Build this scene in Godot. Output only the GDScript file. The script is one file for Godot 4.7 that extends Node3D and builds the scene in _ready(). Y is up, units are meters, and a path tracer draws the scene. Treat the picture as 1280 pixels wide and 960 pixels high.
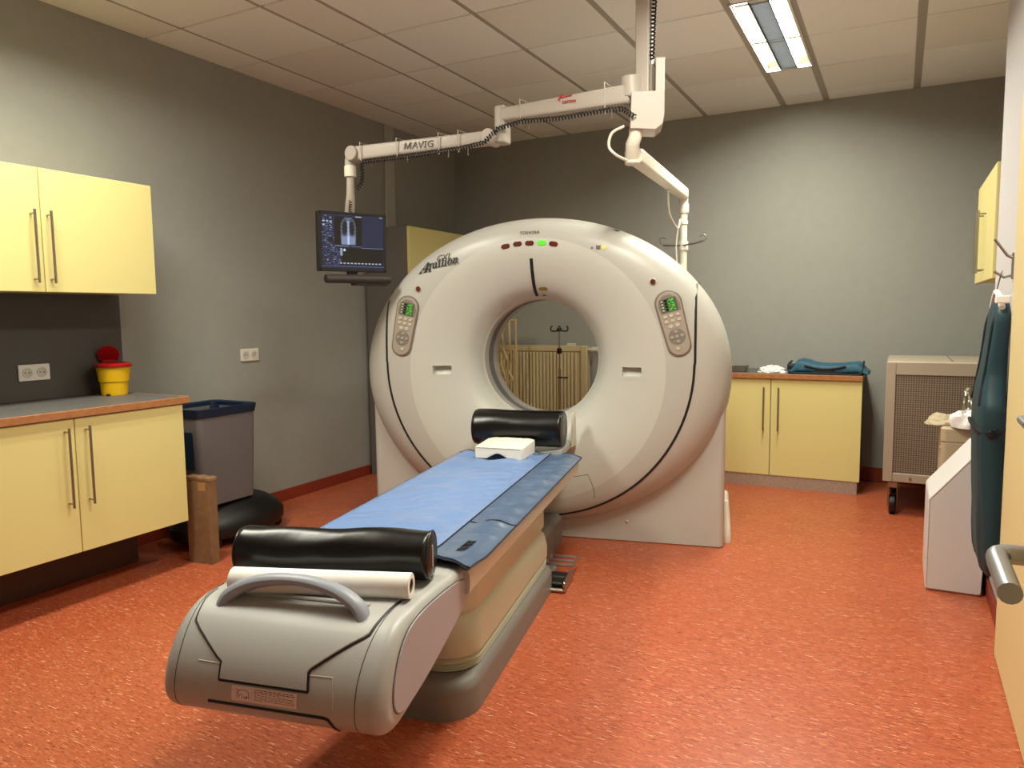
extends Node3D

const CEIL := 2.886
const WL := -3.85      # face of the left wall
const WB := -6.2       # face of the back wall
const WR := 0.40       # face of the right wall
const NICHE := 0.74    # face of the niche side wall
const WF := 1.1        # wall behind the camera
const TURN := 11.8     # the scanner stands turned in the room
const GO := Vector3(-1.8554, 0.0, -3.8563)

var M := {}
var taken := {}

# ---------------------------------------------------------------- mesh builder
class MB:
	var v := PackedVector3Array()
	var uvs := PackedVector2Array()
	var use_uv := false

	func tri(a: Vector3, b: Vector3, c: Vector3) -> void:
		v.append(a); v.append(b); v.append(c)

	func quad(a: Vector3, b: Vector3, c: Vector3, d: Vector3) -> void:
		tri(a, b, c); tri(a, c, d)

	# a quad with texture coordinates: a = top left, b = top right, c = bottom right, d = bottom left
	func uvquad(a: Vector3, b: Vector3, c: Vector3, d: Vector3) -> void:
		use_uv = true
		tri(a, b, c)
		uvs.append(Vector2(0, 0)); uvs.append(Vector2(1, 0)); uvs.append(Vector2(1, 1))
		tri(a, c, d)
		uvs.append(Vector2(0, 0)); uvs.append(Vector2(1, 1)); uvs.append(Vector2(0, 1))

	func seal(from: int) -> void:
		var vol := 0.0
		for i in range(from, v.size(), 3):
			vol += v[i].dot(v[i + 1].cross(v[i + 2]))
		if vol > 0.0:
			for i in range(from, v.size(), 3):
				var k := v[i + 1]
				v[i + 1] = v[i + 2]
				v[i + 2] = k

	func xf(from: int, t: Transform3D) -> void:
		for i in range(from, v.size()):
			v[i] = t * v[i]

	func loft(rings: Array, cap0 := true, cap1 := true, closed := true) -> void:
		var s := v.size()
		var n: int = rings[0].size()
		for i in rings.size() - 1:
			var a: PackedVector3Array = rings[i]
			var b: PackedVector3Array = rings[i + 1]
			for j in (n if closed else n - 1):
				var k := (j + 1) % n
				quad(a[j], a[k], b[k], b[j])
		for e in [0, 1]:
			if (e == 0 and not cap0) or (e == 1 and not cap1):
				continue
			var r: PackedVector3Array = rings[0] if e == 0 else rings[rings.size() - 1]
			var c := Vector3.ZERO
			for p in r:
				c += p
			c /= n
			for j in n:
				if e == 0:
					tri(c, r[(j + 1) % n], r[j])
				else:
					tri(c, r[j], r[(j + 1) % n])
		seal(s)

	# rounded rectangle in XZ, round its corners r, extruded along Y with edges eased by ch
	func rbox(c: Vector3, size: Vector3, r := 0.01, ch := 0.003, seg := 3) -> void:
		var rings := []
		for p in [[-0.5, ch], [-0.5, 0.0], [0.5, 0.0], [0.5, ch]]:
			var y: float = p[0] * size.y
			if p[1] == 0.0:
				y -= signf(p[0]) * ch
			rings.append(ring(c + Vector3(0, y, 0), size.x * 0.5 - p[1], size.z * 0.5 - p[1], maxf(r - p[1], 0.0005), seg))
		loft(rings)

	func ring(c: Vector3, hx: float, hz: float, r: float, seg := 3) -> PackedVector3Array:
		var o := PackedVector3Array()
		r = minf(r, minf(hx, hz))
		for q in 4:
			var cx := (hx - r) * (1 if q == 0 or q == 3 else -1)
			var cz := (hz - r) * (1 if q < 2 else -1)
			for k in seg + 1:
				var a := (q + float(k) / seg) * PI / 2
				o.append(c + Vector3(cx + cos(a) * r, 0, cz + sin(a) * r))
		return o

	func box(c: Vector3, size: Vector3, ch := 0.0) -> void:
		if ch > 0.0:
			rbox(c, size, ch, ch, 1)
			return
		var h := size * 0.5
		var rings := []
		for y in [-h.y, h.y]:
			rings.append(PackedVector3Array([c + Vector3(h.x, y, h.z), c + Vector3(-h.x, y, h.z), c + Vector3(-h.x, y, -h.z), c + Vector3(h.x, y, -h.z)]))
		var s := v.size()
		for j in 4:
			quad(rings[0][j], rings[0][(j + 1) % 4], rings[1][(j + 1) % 4], rings[1][j])
		quad(rings[0][0], rings[0][3], rings[0][2], rings[0][1])
		quad(rings[1][0], rings[1][1], rings[1][2], rings[1][3])
		seal(s)

	# box from its two corners
	func bb(a: Vector3, b: Vector3, ch := 0.0) -> void:
		box((a + b) * 0.5, (b - a).abs(), ch)

	func tube(path: Array, r, n := 8, caps := true, squash := 1.0) -> void:
		var rings := []
		var up := Vector3.UP
		for i in path.size():
			var d: Vector3 = (path[mini(i + 1, path.size() - 1)] - path[maxi(i - 1, 0)]).normalized()
			if i == 0 and absf(d.dot(up)) > 0.95:
				up = Vector3.RIGHT
			var side := d.cross(up).normalized()
			up = side.cross(d).normalized()
			var o := PackedVector3Array()
			var rr: float = r[i] if r is Array else r
			for k in n:
				var a := TAU * k / n
				o.append(path[i] + side * cos(a) * rr + up * sin(a) * rr * squash)
			rings.append(o)
		loft(rings, caps, caps)

	# profile: Array of Vector2(radius, height), turned round y, then moved by t
	func lathe(profile: Array, n: int, t := Transform3D.IDENTITY, cap0 := true, cap1 := true) -> void:
		var rings := []
		for p in profile:
			var o := PackedVector3Array()
			for k in n:
				var a := TAU * k / n
				o.append(t * Vector3(cos(a) * p.x, p.y, sin(a) * p.x))
			rings.append(o)
		loft(rings, cap0, cap1)

	# polygon in the XY plane (of t), from z = 0 to z = depth, front edge eased
	func prism(poly: PackedVector2Array, depth: float, t := Transform3D.IDENTITY, ease_ := 0.0) -> void:
		var s := v.size()
		var n := poly.size()
		var tris := Geometry2D.triangulate_polygon(poly)
		var inner := poly.duplicate()
		if ease_ > 0.0:
			var c := Vector2.ZERO
			for p in poly:
				c += p
			c /= n
			for i in n:
				inner[i] = poly[i] + (c - poly[i]).normalized() * ease_
		for i in range(0, tris.size(), 3):
			var a := poly[tris[i]]; var b := poly[tris[i + 1]]; var c2 := poly[tris[i + 2]]
			tri(Vector3(a.x, a.y, 0), Vector3(b.x, b.y, 0), Vector3(c2.x, c2.y, 0))
			a = inner[tris[i]]; b = inner[tris[i + 1]]; c2 = inner[tris[i + 2]]
			tri(Vector3(a.x, a.y, depth), Vector3(c2.x, c2.y, depth), Vector3(b.x, b.y, depth))
		# orient the side walls like the back face
		var area := 0.0
		for i in n:
			area += poly[i].cross(poly[(i + 1) % n])
		for i in n:
			var p := poly[i]; var q := poly[(i + 1) % n]
			var p2 := inner[i]; var q2 := inner[(i + 1) % n]
			var lo := depth - ease_
			if area < 0.0:
				var k := p; p = q; q = k
				k = p2; p2 = q2; q2 = k
			# back face of triangulate_polygon is wound like the polygon made clockwise or not: seal() fixes the whole
			quad(Vector3(q.x, q.y, 0), Vector3(p.x, p.y, 0), Vector3(p.x, p.y, lo), Vector3(q.x, q.y, lo))
			if ease_ > 0.0:
				quad(Vector3(q.x, q.y, lo), Vector3(p.x, p.y, lo), Vector3(p2.x, p2.y, depth), Vector3(q2.x, q2.y, depth))
		seal(s)
		xf(s, t)

	func mesh(angle := 38.0) -> ArrayMesh:
		var n := v.size()
		var faces := PackedVector3Array()
		var ids := PackedInt32Array()
		var at := {}
		var lists := []
		for i in range(0, n, 3):
			faces.append((v[i + 2] - v[i]).cross(v[i + 1] - v[i]))
			for k in 3:
				var key := Vector3i((v[i + k] * 20000.0).round())
				if not at.has(key):
					at[key] = lists.size()
					lists.append(PackedInt32Array())
				ids.append(at[key])
				lists[at[key]].append(i / 3)
		var lim := cos(deg_to_rad(angle))
		var nor := PackedVector3Array()
		nor.resize(n)
		var unit := PackedVector3Array()
		for f in faces:
			unit.append(f.normalized())
		for i in n:
			var f0 := unit[i / 3]
			var s := Vector3.ZERO
			for f in lists[ids[i]]:
				if unit[f].dot(f0) > lim:
					s += faces[f]
			nor[i] = s.normalized() if s.length_squared() > 1e-24 else Vector3.UP
		var arr := []
		arr.resize(Mesh.ARRAY_MAX)
		arr[Mesh.ARRAY_VERTEX] = v
		arr[Mesh.ARRAY_NORMAL] = nor
		if use_uv:
			uvs.resize(n)
			arr[Mesh.ARRAY_TEX_UV] = uvs
		var am := ArrayMesh.new()
		am.add_surface_from_arrays(Mesh.PRIMITIVE_TRIANGLES, arr)
		return am

# ---------------------------------------------------------------- things
func numbered(called: String) -> String:
	var k: int = taken.get(called, 0)
	taken[called] = k + 1
	return called if k == 0 else "%s_%03d" % [called, k]

func thing(called: String, label: String, category: String, at := Vector3.ZERO, turn := 0.0, group := "") -> Node3D:
	var o := Node3D.new()
	o.name = numbered(called)
	add_child(o)
	o.position = at
	o.rotation_degrees.y = turn
	o.set_meta("label", label)
	o.set_meta("category", category)
	if group != "":
		o.set_meta("group", group)
	return o

func part(parent: Node, called: String, b: MB, m: Material, angle := 38.0) -> MeshInstance3D:
	var o := MeshInstance3D.new()
	o.name = called
	var me := b.mesh(angle)
	me.surface_set_material(0, m)
	o.mesh = me
	parent.add_child(o, true)
	return o

func share(parent: Node, called: String, me: Mesh, t: Transform3D) -> MeshInstance3D:
	var o := MeshInstance3D.new()
	o.name = called
	o.mesh = me
	parent.add_child(o, true)
	o.transform = t
	return o

func solo(called: String, b: MB, m: Material, label: String, category: String, at := Vector3.ZERO, turn := 0.0, group := "") -> MeshInstance3D:
	var o := part(self, numbered(called), b, m)
	o.position = at
	o.rotation_degrees.y = turn
	o.set_meta("label", label)
	o.set_meta("category", category)
	if group != "":
		o.set_meta("group", group)
	return o

func struct(called: String, b: MB, m: Material, label := "") -> MeshInstance3D:
	var o := part(self, called, b, m)
	o.set_meta("kind", "structure")
	if label != "":
		o.set_meta("label", label)
	return o

func lettering(parent: Node, called: String, words: String, height: float, at: Transform3D, m: Material, font_name := "Droid Sans", slant := 0.0, width := 1.0, bold := false, depth := 0.002) -> MeshInstance3D:
	var f := SystemFont.new()
	f.font_names = PackedStringArray([font_name])
	if bold:
		f.font_weight = 700
	var tm := TextMesh.new()
	tm.text = words
	tm.font = f
	tm.font_size = 64
	tm.pixel_size = height / 47.0
	tm.depth = depth
	tm.curve_step = 2.0
	tm.material = m
	var o := MeshInstance3D.new()
	o.name = called
	o.mesh = tm
	parent.add_child(o, true)
	o.transform = at * Transform3D(Basis(Vector3(width, 0, 0), Vector3(slant, 1, 0), Vector3(0, 0, 1)), Vector3.ZERO)
	return o

# ---------------------------------------------------------------- materials
func mat(c: Color, rough := 0.6, metal := 0.0, spec := 0.5) -> StandardMaterial3D:
	var m := StandardMaterial3D.new()
	m.albedo_color = c
	m.roughness = rough
	m.metallic = metal
	m.metallic_specular = spec
	return m

func glow(c: Color, e: float, base := Color(0.8, 0.8, 0.8)) -> StandardMaterial3D:
	var m := mat(base, 0.5)
	m.emission_enabled = true
	m.emission = c
	m.emission_energy_multiplier = e
	return m

func tri_tex(m: StandardMaterial3D, scale: float, world := true) -> void:
	m.uv1_triplanar = true
	m.uv1_world_triplanar = world
	m.uv1_scale = Vector3.ONE * scale
	m.uv1_triplanar_sharpness = 8.0

func noise_tex(seed_: int, freq: float, ramp: Array, size := 512, octaves := 4) -> NoiseTexture2D:
	var n := FastNoiseLite.new()
	n.seed = seed_
	n.noise_type = FastNoiseLite.TYPE_SIMPLEX_SMOOTH
	n.frequency = freq
	n.fractal_octaves = octaves
	var t := NoiseTexture2D.new()
	t.noise = n
	t.width = size
	t.height = size
	t.seamless = true
	if ramp.size() > 0:
		var g := Gradient.new()
		g.offsets = PackedFloat32Array([0.0, 1.0])
		g.colors = PackedColorArray([ramp[0], ramp[1]])
		t.color_ramp = g
	return t

func relief(m: StandardMaterial3D, seed_: int, freq: float, strength: float, size := 512) -> void:
	var t := noise_tex(seed_, freq, [], size, 3)
	t.as_normal_map = true
	t.bump_strength = 4.0
	m.normal_enabled = true
	m.normal_texture = t
	m.normal_scale = strength

func floor_image() -> ImageTexture:
	var rng := RandomNumberGenerator.new()
	rng.seed = 77
	var S := 2048
	var im := Image.create(S, S, false, Image.FORMAT_RGB8)
	var base := Color(0.675, 0.338, 0.21)
	im.fill(base)
	var cols := [Color(0.74, 0.40, 0.26), Color(0.605, 0.28, 0.165), Color(0.70, 0.36, 0.23), Color(0.645, 0.315, 0.19)]
	for i in 60000:
		streak(im, S, rng.randi_range(0, S - 1), rng.randi_range(0, S - 1), rng.randi_range(8, 42), rng.randi_range(1, 4), cols[rng.randi() % 4])
	for i in 4200:
		var c: Color = [Color(0.86, 0.62, 0.47), Color(0.82, 0.53, 0.38), Color(0.92, 0.75, 0.62)][rng.randi() % 3]
		streak(im, S, rng.randi_range(0, S - 1), rng.randi_range(0, S - 1), rng.randi_range(8, 40), rng.randi_range(1, 2), c)
	for i in 5200:
		var c: Color = [Color(0.42, 0.15, 0.08), Color(0.50, 0.20, 0.11), Color(0.34, 0.12, 0.07)][rng.randi() % 3]
		streak(im, S, rng.randi_range(0, S - 1), rng.randi_range(0, S - 1), rng.randi_range(6, 30), rng.randi_range(1, 2), c)
	im.generate_mipmaps()
	return ImageTexture.create_from_image(im)

func streak(im: Image, S: int, x: int, y: int, w: int, h: int, c: Color) -> void:
	# a fleck that tapers at both ends
	for k in h:
		var cut := absi(2 * k - h + 1) * w / (4 * h)
		for wrap in ([0, -S] if x + w > S else [0]):
			im.fill_rect(Rect2i(x + wrap + cut, (y + k) % S, w - 2 * cut, 1), c)

func screen_image() -> ImageTexture:
	var W := 400
	var H := 320
	var rng := RandomNumberGenerator.new()
	rng.seed = 5
	var im := Image.create(W, H, false, Image.FORMAT_RGB8)
	im.fill(Color(0.10, 0.13, 0.25))
	# column of small controls
	im.fill_rect(Rect2i(0, 0, W, 6), Color(0.16, 0.19, 0.34))
	for i in 220:
		var c: Color = [Color(0.45, 0.55, 0.75), Color(0.28, 0.35, 0.55), Color(0.62, 0.70, 0.85), Color(0.05, 0.07, 0.14)][rng.randi() % 4]
		im.fill_rect(Rect2i(rng.randi_range(2, 70), rng.randi_range(10, 300), rng.randi_range(2, 14), rng.randi_range(1, 4)), c)
	for i in 60:
		im.fill_rect(Rect2i(rng.randi_range(70, 112), rng.randi_range(200, 305), rng.randi_range(2, 12), rng.randi_range(1, 4)), Color(0.45, 0.52, 0.72))
	for p in [[8, 38], [30, 38], [52, 40], [8, 60]]:
		im.fill_rect(Rect2i(p[0], p[1], 14, 9), Color(0.75, 0.80, 0.92))
	im.fill_rect(Rect2i(44, 134, 28, 30), Color(0.01, 0.01, 0.02))
	# the radiograph: black field, chest, dark lungs, bright spine
	im.fill_rect(Rect2i(80, 14, 176, 166), Color(0.005, 0.006, 0.012))
	for y in range(16, 176):
		for x in range(84, 252):
			var u := (x - 168.0) / 84.0
			var t := (y - 16.0) / 160.0
			var half := 0.50 + 0.16 * smoothstep(0.0, 0.35, t) - 0.04 * smoothstep(0.5, 1.0, t)
			if t < 0.12:
				half *= 0.75 + t * 2.0
			var e := smoothstep(half, half - 0.14, absf(u))
			if e <= 0.0:
				continue
			var b := 0.44 + 0.2 * rng.randf() * 0.2
			for s in [-1.0, 1.0]:
				var lu: float = (u - s * (0.30 - 0.05 * (1.0 - t))) / 0.21
				var lt := (t - 0.38) / 0.30
				b -= 0.36 * smoothstep(1.2, 0.6, sqrt(lu * lu + lt * lt))
			b += 0.34 * smoothstep(0.13, 0.02, absf(u)) * smoothstep(0.02, 0.2, t)
			b += 0.20 * smoothstep(0.60, 0.75, t)
			b += 0.06 * sin(t * 46.0 + absf(u) * 9.0) * smoothstep(0.62, 0.5, t)
			b = clampf(b * e, 0.0, 1.0)
			im.set_pixel(x, y, Color(b * 0.82, b * 0.9, minf(1.0, b * 1.12)))
	im.fill_rect(Rect2i(82, 182, 90, 5), Color(0.5, 0.56, 0.68))
	im.fill_rect(Rect2i(180, 184, 70, 4), Color(0.35, 0.4, 0.55))
	im.fill_rect(Rect2i(256, 12, 140, 178), Color(0.11, 0.145, 0.28))
	im.fill_rect(Rect2i(214, 6, 40, 6), Color(0.75, 0.78, 0.85))
	im.fill_rect(Rect2i(372, 2, 18, 6), Color(0.75, 0.78, 0.85))
	im.fill_rect(Rect2i(124, 196, 270, 92), Color(0.008, 0.008, 0.012))
	im.fill_rect(Rect2i(252, 192, 144, 3), Color(0.5, 0.55, 0.66))
	im.fill_rect(Rect2i(116, 198, 14, 44), Color(0.6, 0.68, 0.85))
	for y in range(-8, 9):
		for x in range(-8, 9):
			if x * x + y * y < 60:
				im.set_pixel(142 + x, 208 + y, Color(0.92, 0.95, 1.0))
	for k in 12:
		im.fill_rect(Rect2i(112 + k * 23, 284, 14, 6), Color(0.82, 0.85, 0.9))
	im.fill_rect(Rect2i(0, 304, W, 3), Color(0.4, 0.45, 0.6))
	return ImageTexture.create_from_image(im)

func lcd_image() -> ImageTexture:
	var im := Image.create(48, 48, false, Image.FORMAT_RGB8)
	im.fill(Color(0.30, 0.31, 0.25))
	var rng := RandomNumberGenerator.new()
	rng.seed = 9
	for r in 4:
		im.fill_rect(Rect2i(3, 5 + r * 11, 6, 4), Color(0.7, 0.72, 0.66))
		im.fill_rect(Rect2i(13, 3 + r * 11, 8, 8), Color(0.01, 0.02, 0.01))
		for k in 14:
			im.fill_rect(Rect2i(22 + rng.randi() % 16, 3 + r * 11 + rng.randi() % 7, 4, 2), Color(0.22, 0.85, 0.18))
		for k in 5:
			im.fill_rect(Rect2i(22 + rng.randi() % 16, 3 + r * 11 + rng.randi() % 7, 3, 2), Color(0.01, 0.03, 0.01))
	return ImageTexture.create_from_image(im)

func sticker_image() -> ImageTexture:
	var im := Image.create(256, 64, false, Image.FORMAT_RGB8)
	im.fill(Color(0.86, 0.80, 0.78))
	var rng := RandomNumberGenerator.new()
	rng.seed = 21
	var ink := Color(0.25, 0.16, 0.16)
	# outline drawing of a figure at a couch
	for k in 40:
		var a := PI + PI * k / 39.0
		im.fill_rect(Rect2i(46 + int(cos(a) * 22), 28 + int(sin(a) * 14), 2, 2), ink)
	im.fill_rect(Rect2i(18, 16, 12, 2), ink)
	im.fill_rect(Rect2i(22, 26, 2, 26), ink)
	im.fill_rect(Rect2i(68, 26, 2, 26), ink)
	im.fill_rect(Rect2i(30, 36, 14, 2), ink)
	im.fill_rect(Rect2i(30, 36, 2, 14), ink)
	im.fill_rect(Rect2i(44, 46, 16, 3), ink)
	im.fill_rect(Rect2i(58, 40, 5, 10), ink)
	im.fill_rect(Rect2i(80, 6, 1, 52), Color(0.6, 0.5, 0.5))
	for r in 7:
		var x := 90
		while x < (240 if r != 2 else 180):
			var w := rng.randi_range(4, 16)
			im.fill_rect(Rect2i(x, 8 + r * 7, w, 3 if r < 2 else 2), ink)
			x += w + rng.randi_range(2, 5)
	return ImageTexture.create_from_image(im)

func hole_image() -> ImageTexture:
	var im := Image.create(64, 64, false, Image.FORMAT_RGB8)
	im.fill(Color(0.52, 0.46, 0.39))
	for p in [[16, 16], [48, 48], [16, 48], [48, 16]]:
		for y in range(-9, 10):
			for x in range(-9, 10):
				if x * x + y * y < 82:
					im.set_pixel(p[0] + x, p[1] + y, Color(0.13, 0.10, 0.085))
	im.generate_mipmaps()
	return ImageTexture.create_from_image(im)

func weave_image(a: Color, b: Color) -> ImageTexture:
	var im := Image.create(32, 32, false, Image.FORMAT_RGB8)
	for y in 32:
		for x in 32:
			im.set_pixel(x, y, a if ((x / 2 + y / 2) % 2 == 0) else b)
	return ImageTexture.create_from_image(im)

func materials() -> void:
	var wall := mat(Color(0.97, 0.97, 0.97), 0.9)
	wall.albedo_color = Color(1, 1, 1)
	wall.albedo_texture = noise_tex(3, 0.02, [Color(0.59, 0.592, 0.565), Color(0.605, 0.607, 0.58)], 512, 5)
	tri_tex(wall, 0.9)
	relief(wall, 4, 0.3, 0.10)
	M.wall = wall
	M.strip = mat(Color(0.70, 0.69, 0.66), 0.7)
	var white_wall := mat(Color(0.80, 0.79, 0.80), 0.85)
	relief(white_wall, 4, 0.25, 0.25)
	tri_tex(white_wall, 0.9)
	M.white_wall = white_wall
	var fl := mat(Color(1, 1, 1), 0.42)
	fl.albedo_texture = floor_image()
	tri_tex(fl, 0.55)
	fl.roughness_texture = noise_tex(12, 0.01, [Color(0.8, 0.8, 0.8), Color(1, 1, 1)], 512, 3)
	M.floor = fl
	var bs := mat(Color(0.52, 0.19, 0.10), 0.5)
	M.baseboard = bs
	var tile := mat(Color(1, 1, 1), 0.95)
	tile.albedo_texture = noise_tex(8, 0.09, [Color(0.905, 0.915, 0.905), Color(0.94, 0.95, 0.94)], 512, 5)
	tri_tex(tile, 1.3)
	M.tile = tile
	var tile2 := tile.duplicate()
	tile2.albedo_color = Color(0.975, 0.965, 0.955)
	M.tile2 = tile2
	M.runner = mat(Color(0.64, 0.625, 0.585), 0.6)
	M.void_ = mat(Color(0.22, 0.2, 0.18), 0.9)
	var yel := mat(Color(0.868, 0.825, 0.555), 0.5)
	M.yellow = yel
	M.yellow_dark = mat(Color(0.70, 0.60, 0.33), 0.6)
	var cab := mat(Color(0.42, 0.40, 0.38), 0.6)
	M.grey_board = cab
	var top := mat(Color(1, 1, 1), 0.5)
	top.albedo_texture = noise_tex(14, 0.05, [Color(0.34, 0.335, 0.325), Color(0.40, 0.395, 0.385)], 256, 5)
	tri_tex(top, 2.0)
	M.worktop = top
	var beech := mat(Color(1, 1, 1), 0.45)
	beech.albedo_texture = noise_tex(15, 0.03, [Color(0.60, 0.39, 0.23), Color(0.70, 0.48, 0.29)], 256, 4)
	tri_tex(beech, 3.0)
	M.beech = beech
	M.splash = mat(Color(0.285, 0.27, 0.26), 0.5)
	M.steel = mat(Color(0.66, 0.63, 0.58), 0.32, 1.0)
	M.steel_bright = mat(Color(0.66, 0.67, 0.69), 0.36, 1.0)
	M.plinth = mat(Color(0.30, 0.20, 0.14), 0.6)
	var pl2 := mat(Color(1, 1, 1), 0.5)
	pl2.albedo_texture = noise_tex(31, 0.06, [Color(0.60, 0.52, 0.46), Color(0.70, 0.62, 0.56)], 256, 5)
	tri_tex(pl2, 3.0)
	M.plinth_alu = pl2
	# scanner plastics
	M.shell = mat(Color(0.715, 0.710, 0.685), 0.36)
	M.disc = mat(Color(0.765, 0.765, 0.735), 0.40)
	M.pocket = mat(Color(0.765, 0.765, 0.735), 0.45)
	M.bore = mat(Color(0.70, 0.68, 0.66), 0.4)
	M.bore_band = mat(Color(0.42, 0.415, 0.42), 0.5)
	M.base = mat(Color(0.73, 0.725, 0.70), 0.4)
	M.gasket = mat(Color(0.035, 0.035, 0.04), 0.5)
	M.seam = mat(Color(0.30, 0.28, 0.26), 0.7)
	M.red_lens = mat(Color(0.36, 0.13, 0.10), 0.25)
	M.green_lens = glow(Color(0.35, 0.95, 0.1), 0.55, Color(0.25, 0.7, 0.1))
	M.yellow_lens = mat(Color(0.85, 0.82, 0.35), 0.4)
	M.ylabel = mat(Color(0.55, 0.47, 0.15), 0.6)
	M.ink = mat(Color(0.07, 0.06, 0.06), 0.6)
	M.ink_soft = mat(Color(0.40, 0.36, 0.33), 0.6)
	M.ink_red = mat(Color(0.68, 0.16, 0.09), 0.6)
	M.keypad = mat(Color(0.62, 0.58, 0.53), 0.5)
	M.keypad_rim = mat(Color(0.46, 0.41, 0.37), 0.5)
	M.key = mat(Color(0.74, 0.71, 0.66), 0.45)
	M.dpad = mat(Color(0.48, 0.46, 0.43), 0.5)
	var lcd := mat(Color(1, 1, 1), 0.3)
	lcd.albedo_texture = lcd_image()
	lcd.emission_enabled = true
	lcd.emission_operator = BaseMaterial3D.EMISSION_OP_MULTIPLY
	lcd.emission = Color(1, 1, 1)
	lcd.emission_texture = lcd.albedo_texture
	lcd.emission_energy_multiplier = 0.35
	M.lcd = lcd
	M.couch = mat(Color(0.665, 0.665, 0.65), 0.4)
	M.couch_inset = mat(Color(0.64, 0.63, 0.655), 0.42)
	M.couch_handle = mat(Color(0.58, 0.60, 0.645), 0.4)
	M.couch_rail = mat(Color(0.76, 0.74, 0.68), 0.25)
	M.couch_base = mat(Color(0.47, 0.455, 0.43), 0.5)
	M.bellows = mat(Color(0.74, 0.745, 0.65), 0.3)
	var st := mat(Color(1, 1, 1), 0.5)
	st.albedo_texture = sticker_image()
	M.sticker = st
	var blue := mat(Color(0.425, 0.53, 0.71), 0.28)
	blue.rim_enabled = true
	blue.rim = 0.3
	M.blue = blue
	M.blue_edge = mat(Color(0.30, 0.375, 0.485), 0.28)
	M.navy = mat(Color(0.05, 0.07, 0.16), 0.6)
	var vinyl := mat(Color(0.018, 0.018, 0.02), 0.3)
	M.vinyl = vinyl
	M.tag = mat(Color(0.62, 0.58, 0.55), 0.6)
	M.paper = mat(Color(0.93, 0.92, 0.90), 0.85)
	M.card_core = mat(Color(0.45, 0.37, 0.28), 0.9)
	M.pillow = mat(Color(0.93, 0.91, 0.86), 0.5)
	# boom
	M.boom = mat(Color(0.69, 0.655, 0.615), 0.42)
	M.boom_white = mat(Color(0.88, 0.86, 0.80), 0.38)
	M.cord = mat(Color(0.07, 0.07, 0.07), 0.6)
	M.cord_light = mat(Color(0.72, 0.69, 0.64), 0.55)
	M.monitor_case = mat(Color(0.045, 0.043, 0.042), 0.45)
	M.monitor_bar = mat(Color(0.20, 0.175, 0.165), 0.5)
	var scr := mat(Color(0.02, 0.02, 0.02), 0.3)
	scr.emission_enabled = true
	scr.emission_operator = BaseMaterial3D.EMISSION_OP_MULTIPLY
	scr.emission = Color(1, 1, 1)
	scr.emission_texture = screen_image()
	scr.emission_energy_multiplier = 0.8
	M.screen = scr
	# small things
	M.bin_grey = mat(Color(0.40, 0.385, 0.39), 0.45)
	M.bin_blue = mat(Color(0.05, 0.125, 0.22), 0.35)
	M.black = mat(Color(0.02, 0.02, 0.022), 0.45)
	var card := mat(Color(1, 1, 1), 0.9)
	card.albedo_texture = noise_tex(41, 0.03, [Color(0.47, 0.35, 0.23), Color(0.54, 0.41, 0.28)], 256, 4)
	tri_tex(card, 2.0)
	M.cardboard = card
	M.tape = mat(Color(0.66, 0.50, 0.33), 0.4)
	M.bucket = mat(Color(0.88, 0.70, 0.045), 0.35)
	M.bucket_red = mat(Color(0.62, 0.045, 0.04), 0.3)
	M.socket = mat(Color(0.88, 0.865, 0.83), 0.35)
	M.socket_in = mat(Color(0.78, 0.76, 0.72), 0.45)
	M.hole = mat(Color(0.05, 0.045, 0.04), 0.8)
	var teal := mat(Color(0.10, 0.32, 0.41), 0.6)
	teal.rim_enabled = true
	teal.rim = 0.3
	M.teal = teal
	M.teal_dark = mat(Color(0.025, 0.085, 0.105), 0.65)
	M.teal_mid = mat(Color(0.06, 0.215, 0.255), 0.6)
	M.cooler = mat(Color(0.665, 0.62, 0.545), 0.5)
	var gr := mat(Color(1, 1, 1), 0.6)
	gr.albedo_texture = hole_image()
	tri_tex(gr, 36.0)
	M.grille = gr
	M.foam = mat(Color(0.83, 0.82, 0.81), 0.55)
	M.beige_bag = mat(Color(0.70, 0.64, 0.53), 0.7)
	M.linen = mat(Color(0.90, 0.89, 0.88), 0.9)
	M.door = mat(Color(0.87, 0.80, 0.59), 0.5)
	M.radiator = mat(Color(0.76, 0.705, 0.55), 0.45)
	M.radiator_knob = mat(Color(0.80, 0.78, 0.72), 0.5)
	M.hose = mat(Color(0.70, 0.61, 0.43), 0.6)
	M.hook_green = mat(Color(0.03, 0.17, 0.11), 0.4)
	M.lamp_body = mat(Color(0.80, 0.79, 0.76), 0.5)
	M.lamp_rail = mat(Color(0.14, 0.14, 0.14), 0.5)
	M.lamp_white = glow(Color(1.0, 0.955, 0.78), 1.3, Color(0.9, 0.9, 0.88))
	M.lamp_louvre = glow(Color(0.78, 0.85, 0.88), 1.0, Color(0.75, 0.78, 0.8))
	M.lamp_blade = mat(Color(0.75, 0.77, 0.78), 0.4, 0.2)

# ---------------------------------------------------------------- start
func _ready() -> void:
	var cam := Camera3D.new()
	cam.name = "camera"
	add_child(cam)
	cam.position = Vector3(0, 1.306, 0)
	cam.rotation_degrees = Vector3(-5.4026, 27.6722, -0.6513)
	cam.fov = 54.93
	cam.near = 0.05
	cam.current = true
	var we := WorldEnvironment.new()
	we.name = "environment"
	var env := Environment.new()
	env.background_mode = Environment.BG_COLOR
	env.background_color = Color(0, 0, 0)
	env.tonemap_mode = Environment.TONE_MAPPER_LINEAR
	env.tonemap_exposure = 1.0
	env.sdfgi_enabled = true
	env.ssao_enabled = true
	env.ssil_enabled = true
	we.environment = env
	add_child(we)
	materials()
	room()
	lamps()
	scanner()
	couch()
	couch_things()
	boom()
	left_side()
	back_side()
	right_side()

const LAMP_E := 3.75
const LAMP_C := Color(1.0, 0.985, 0.915)

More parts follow.
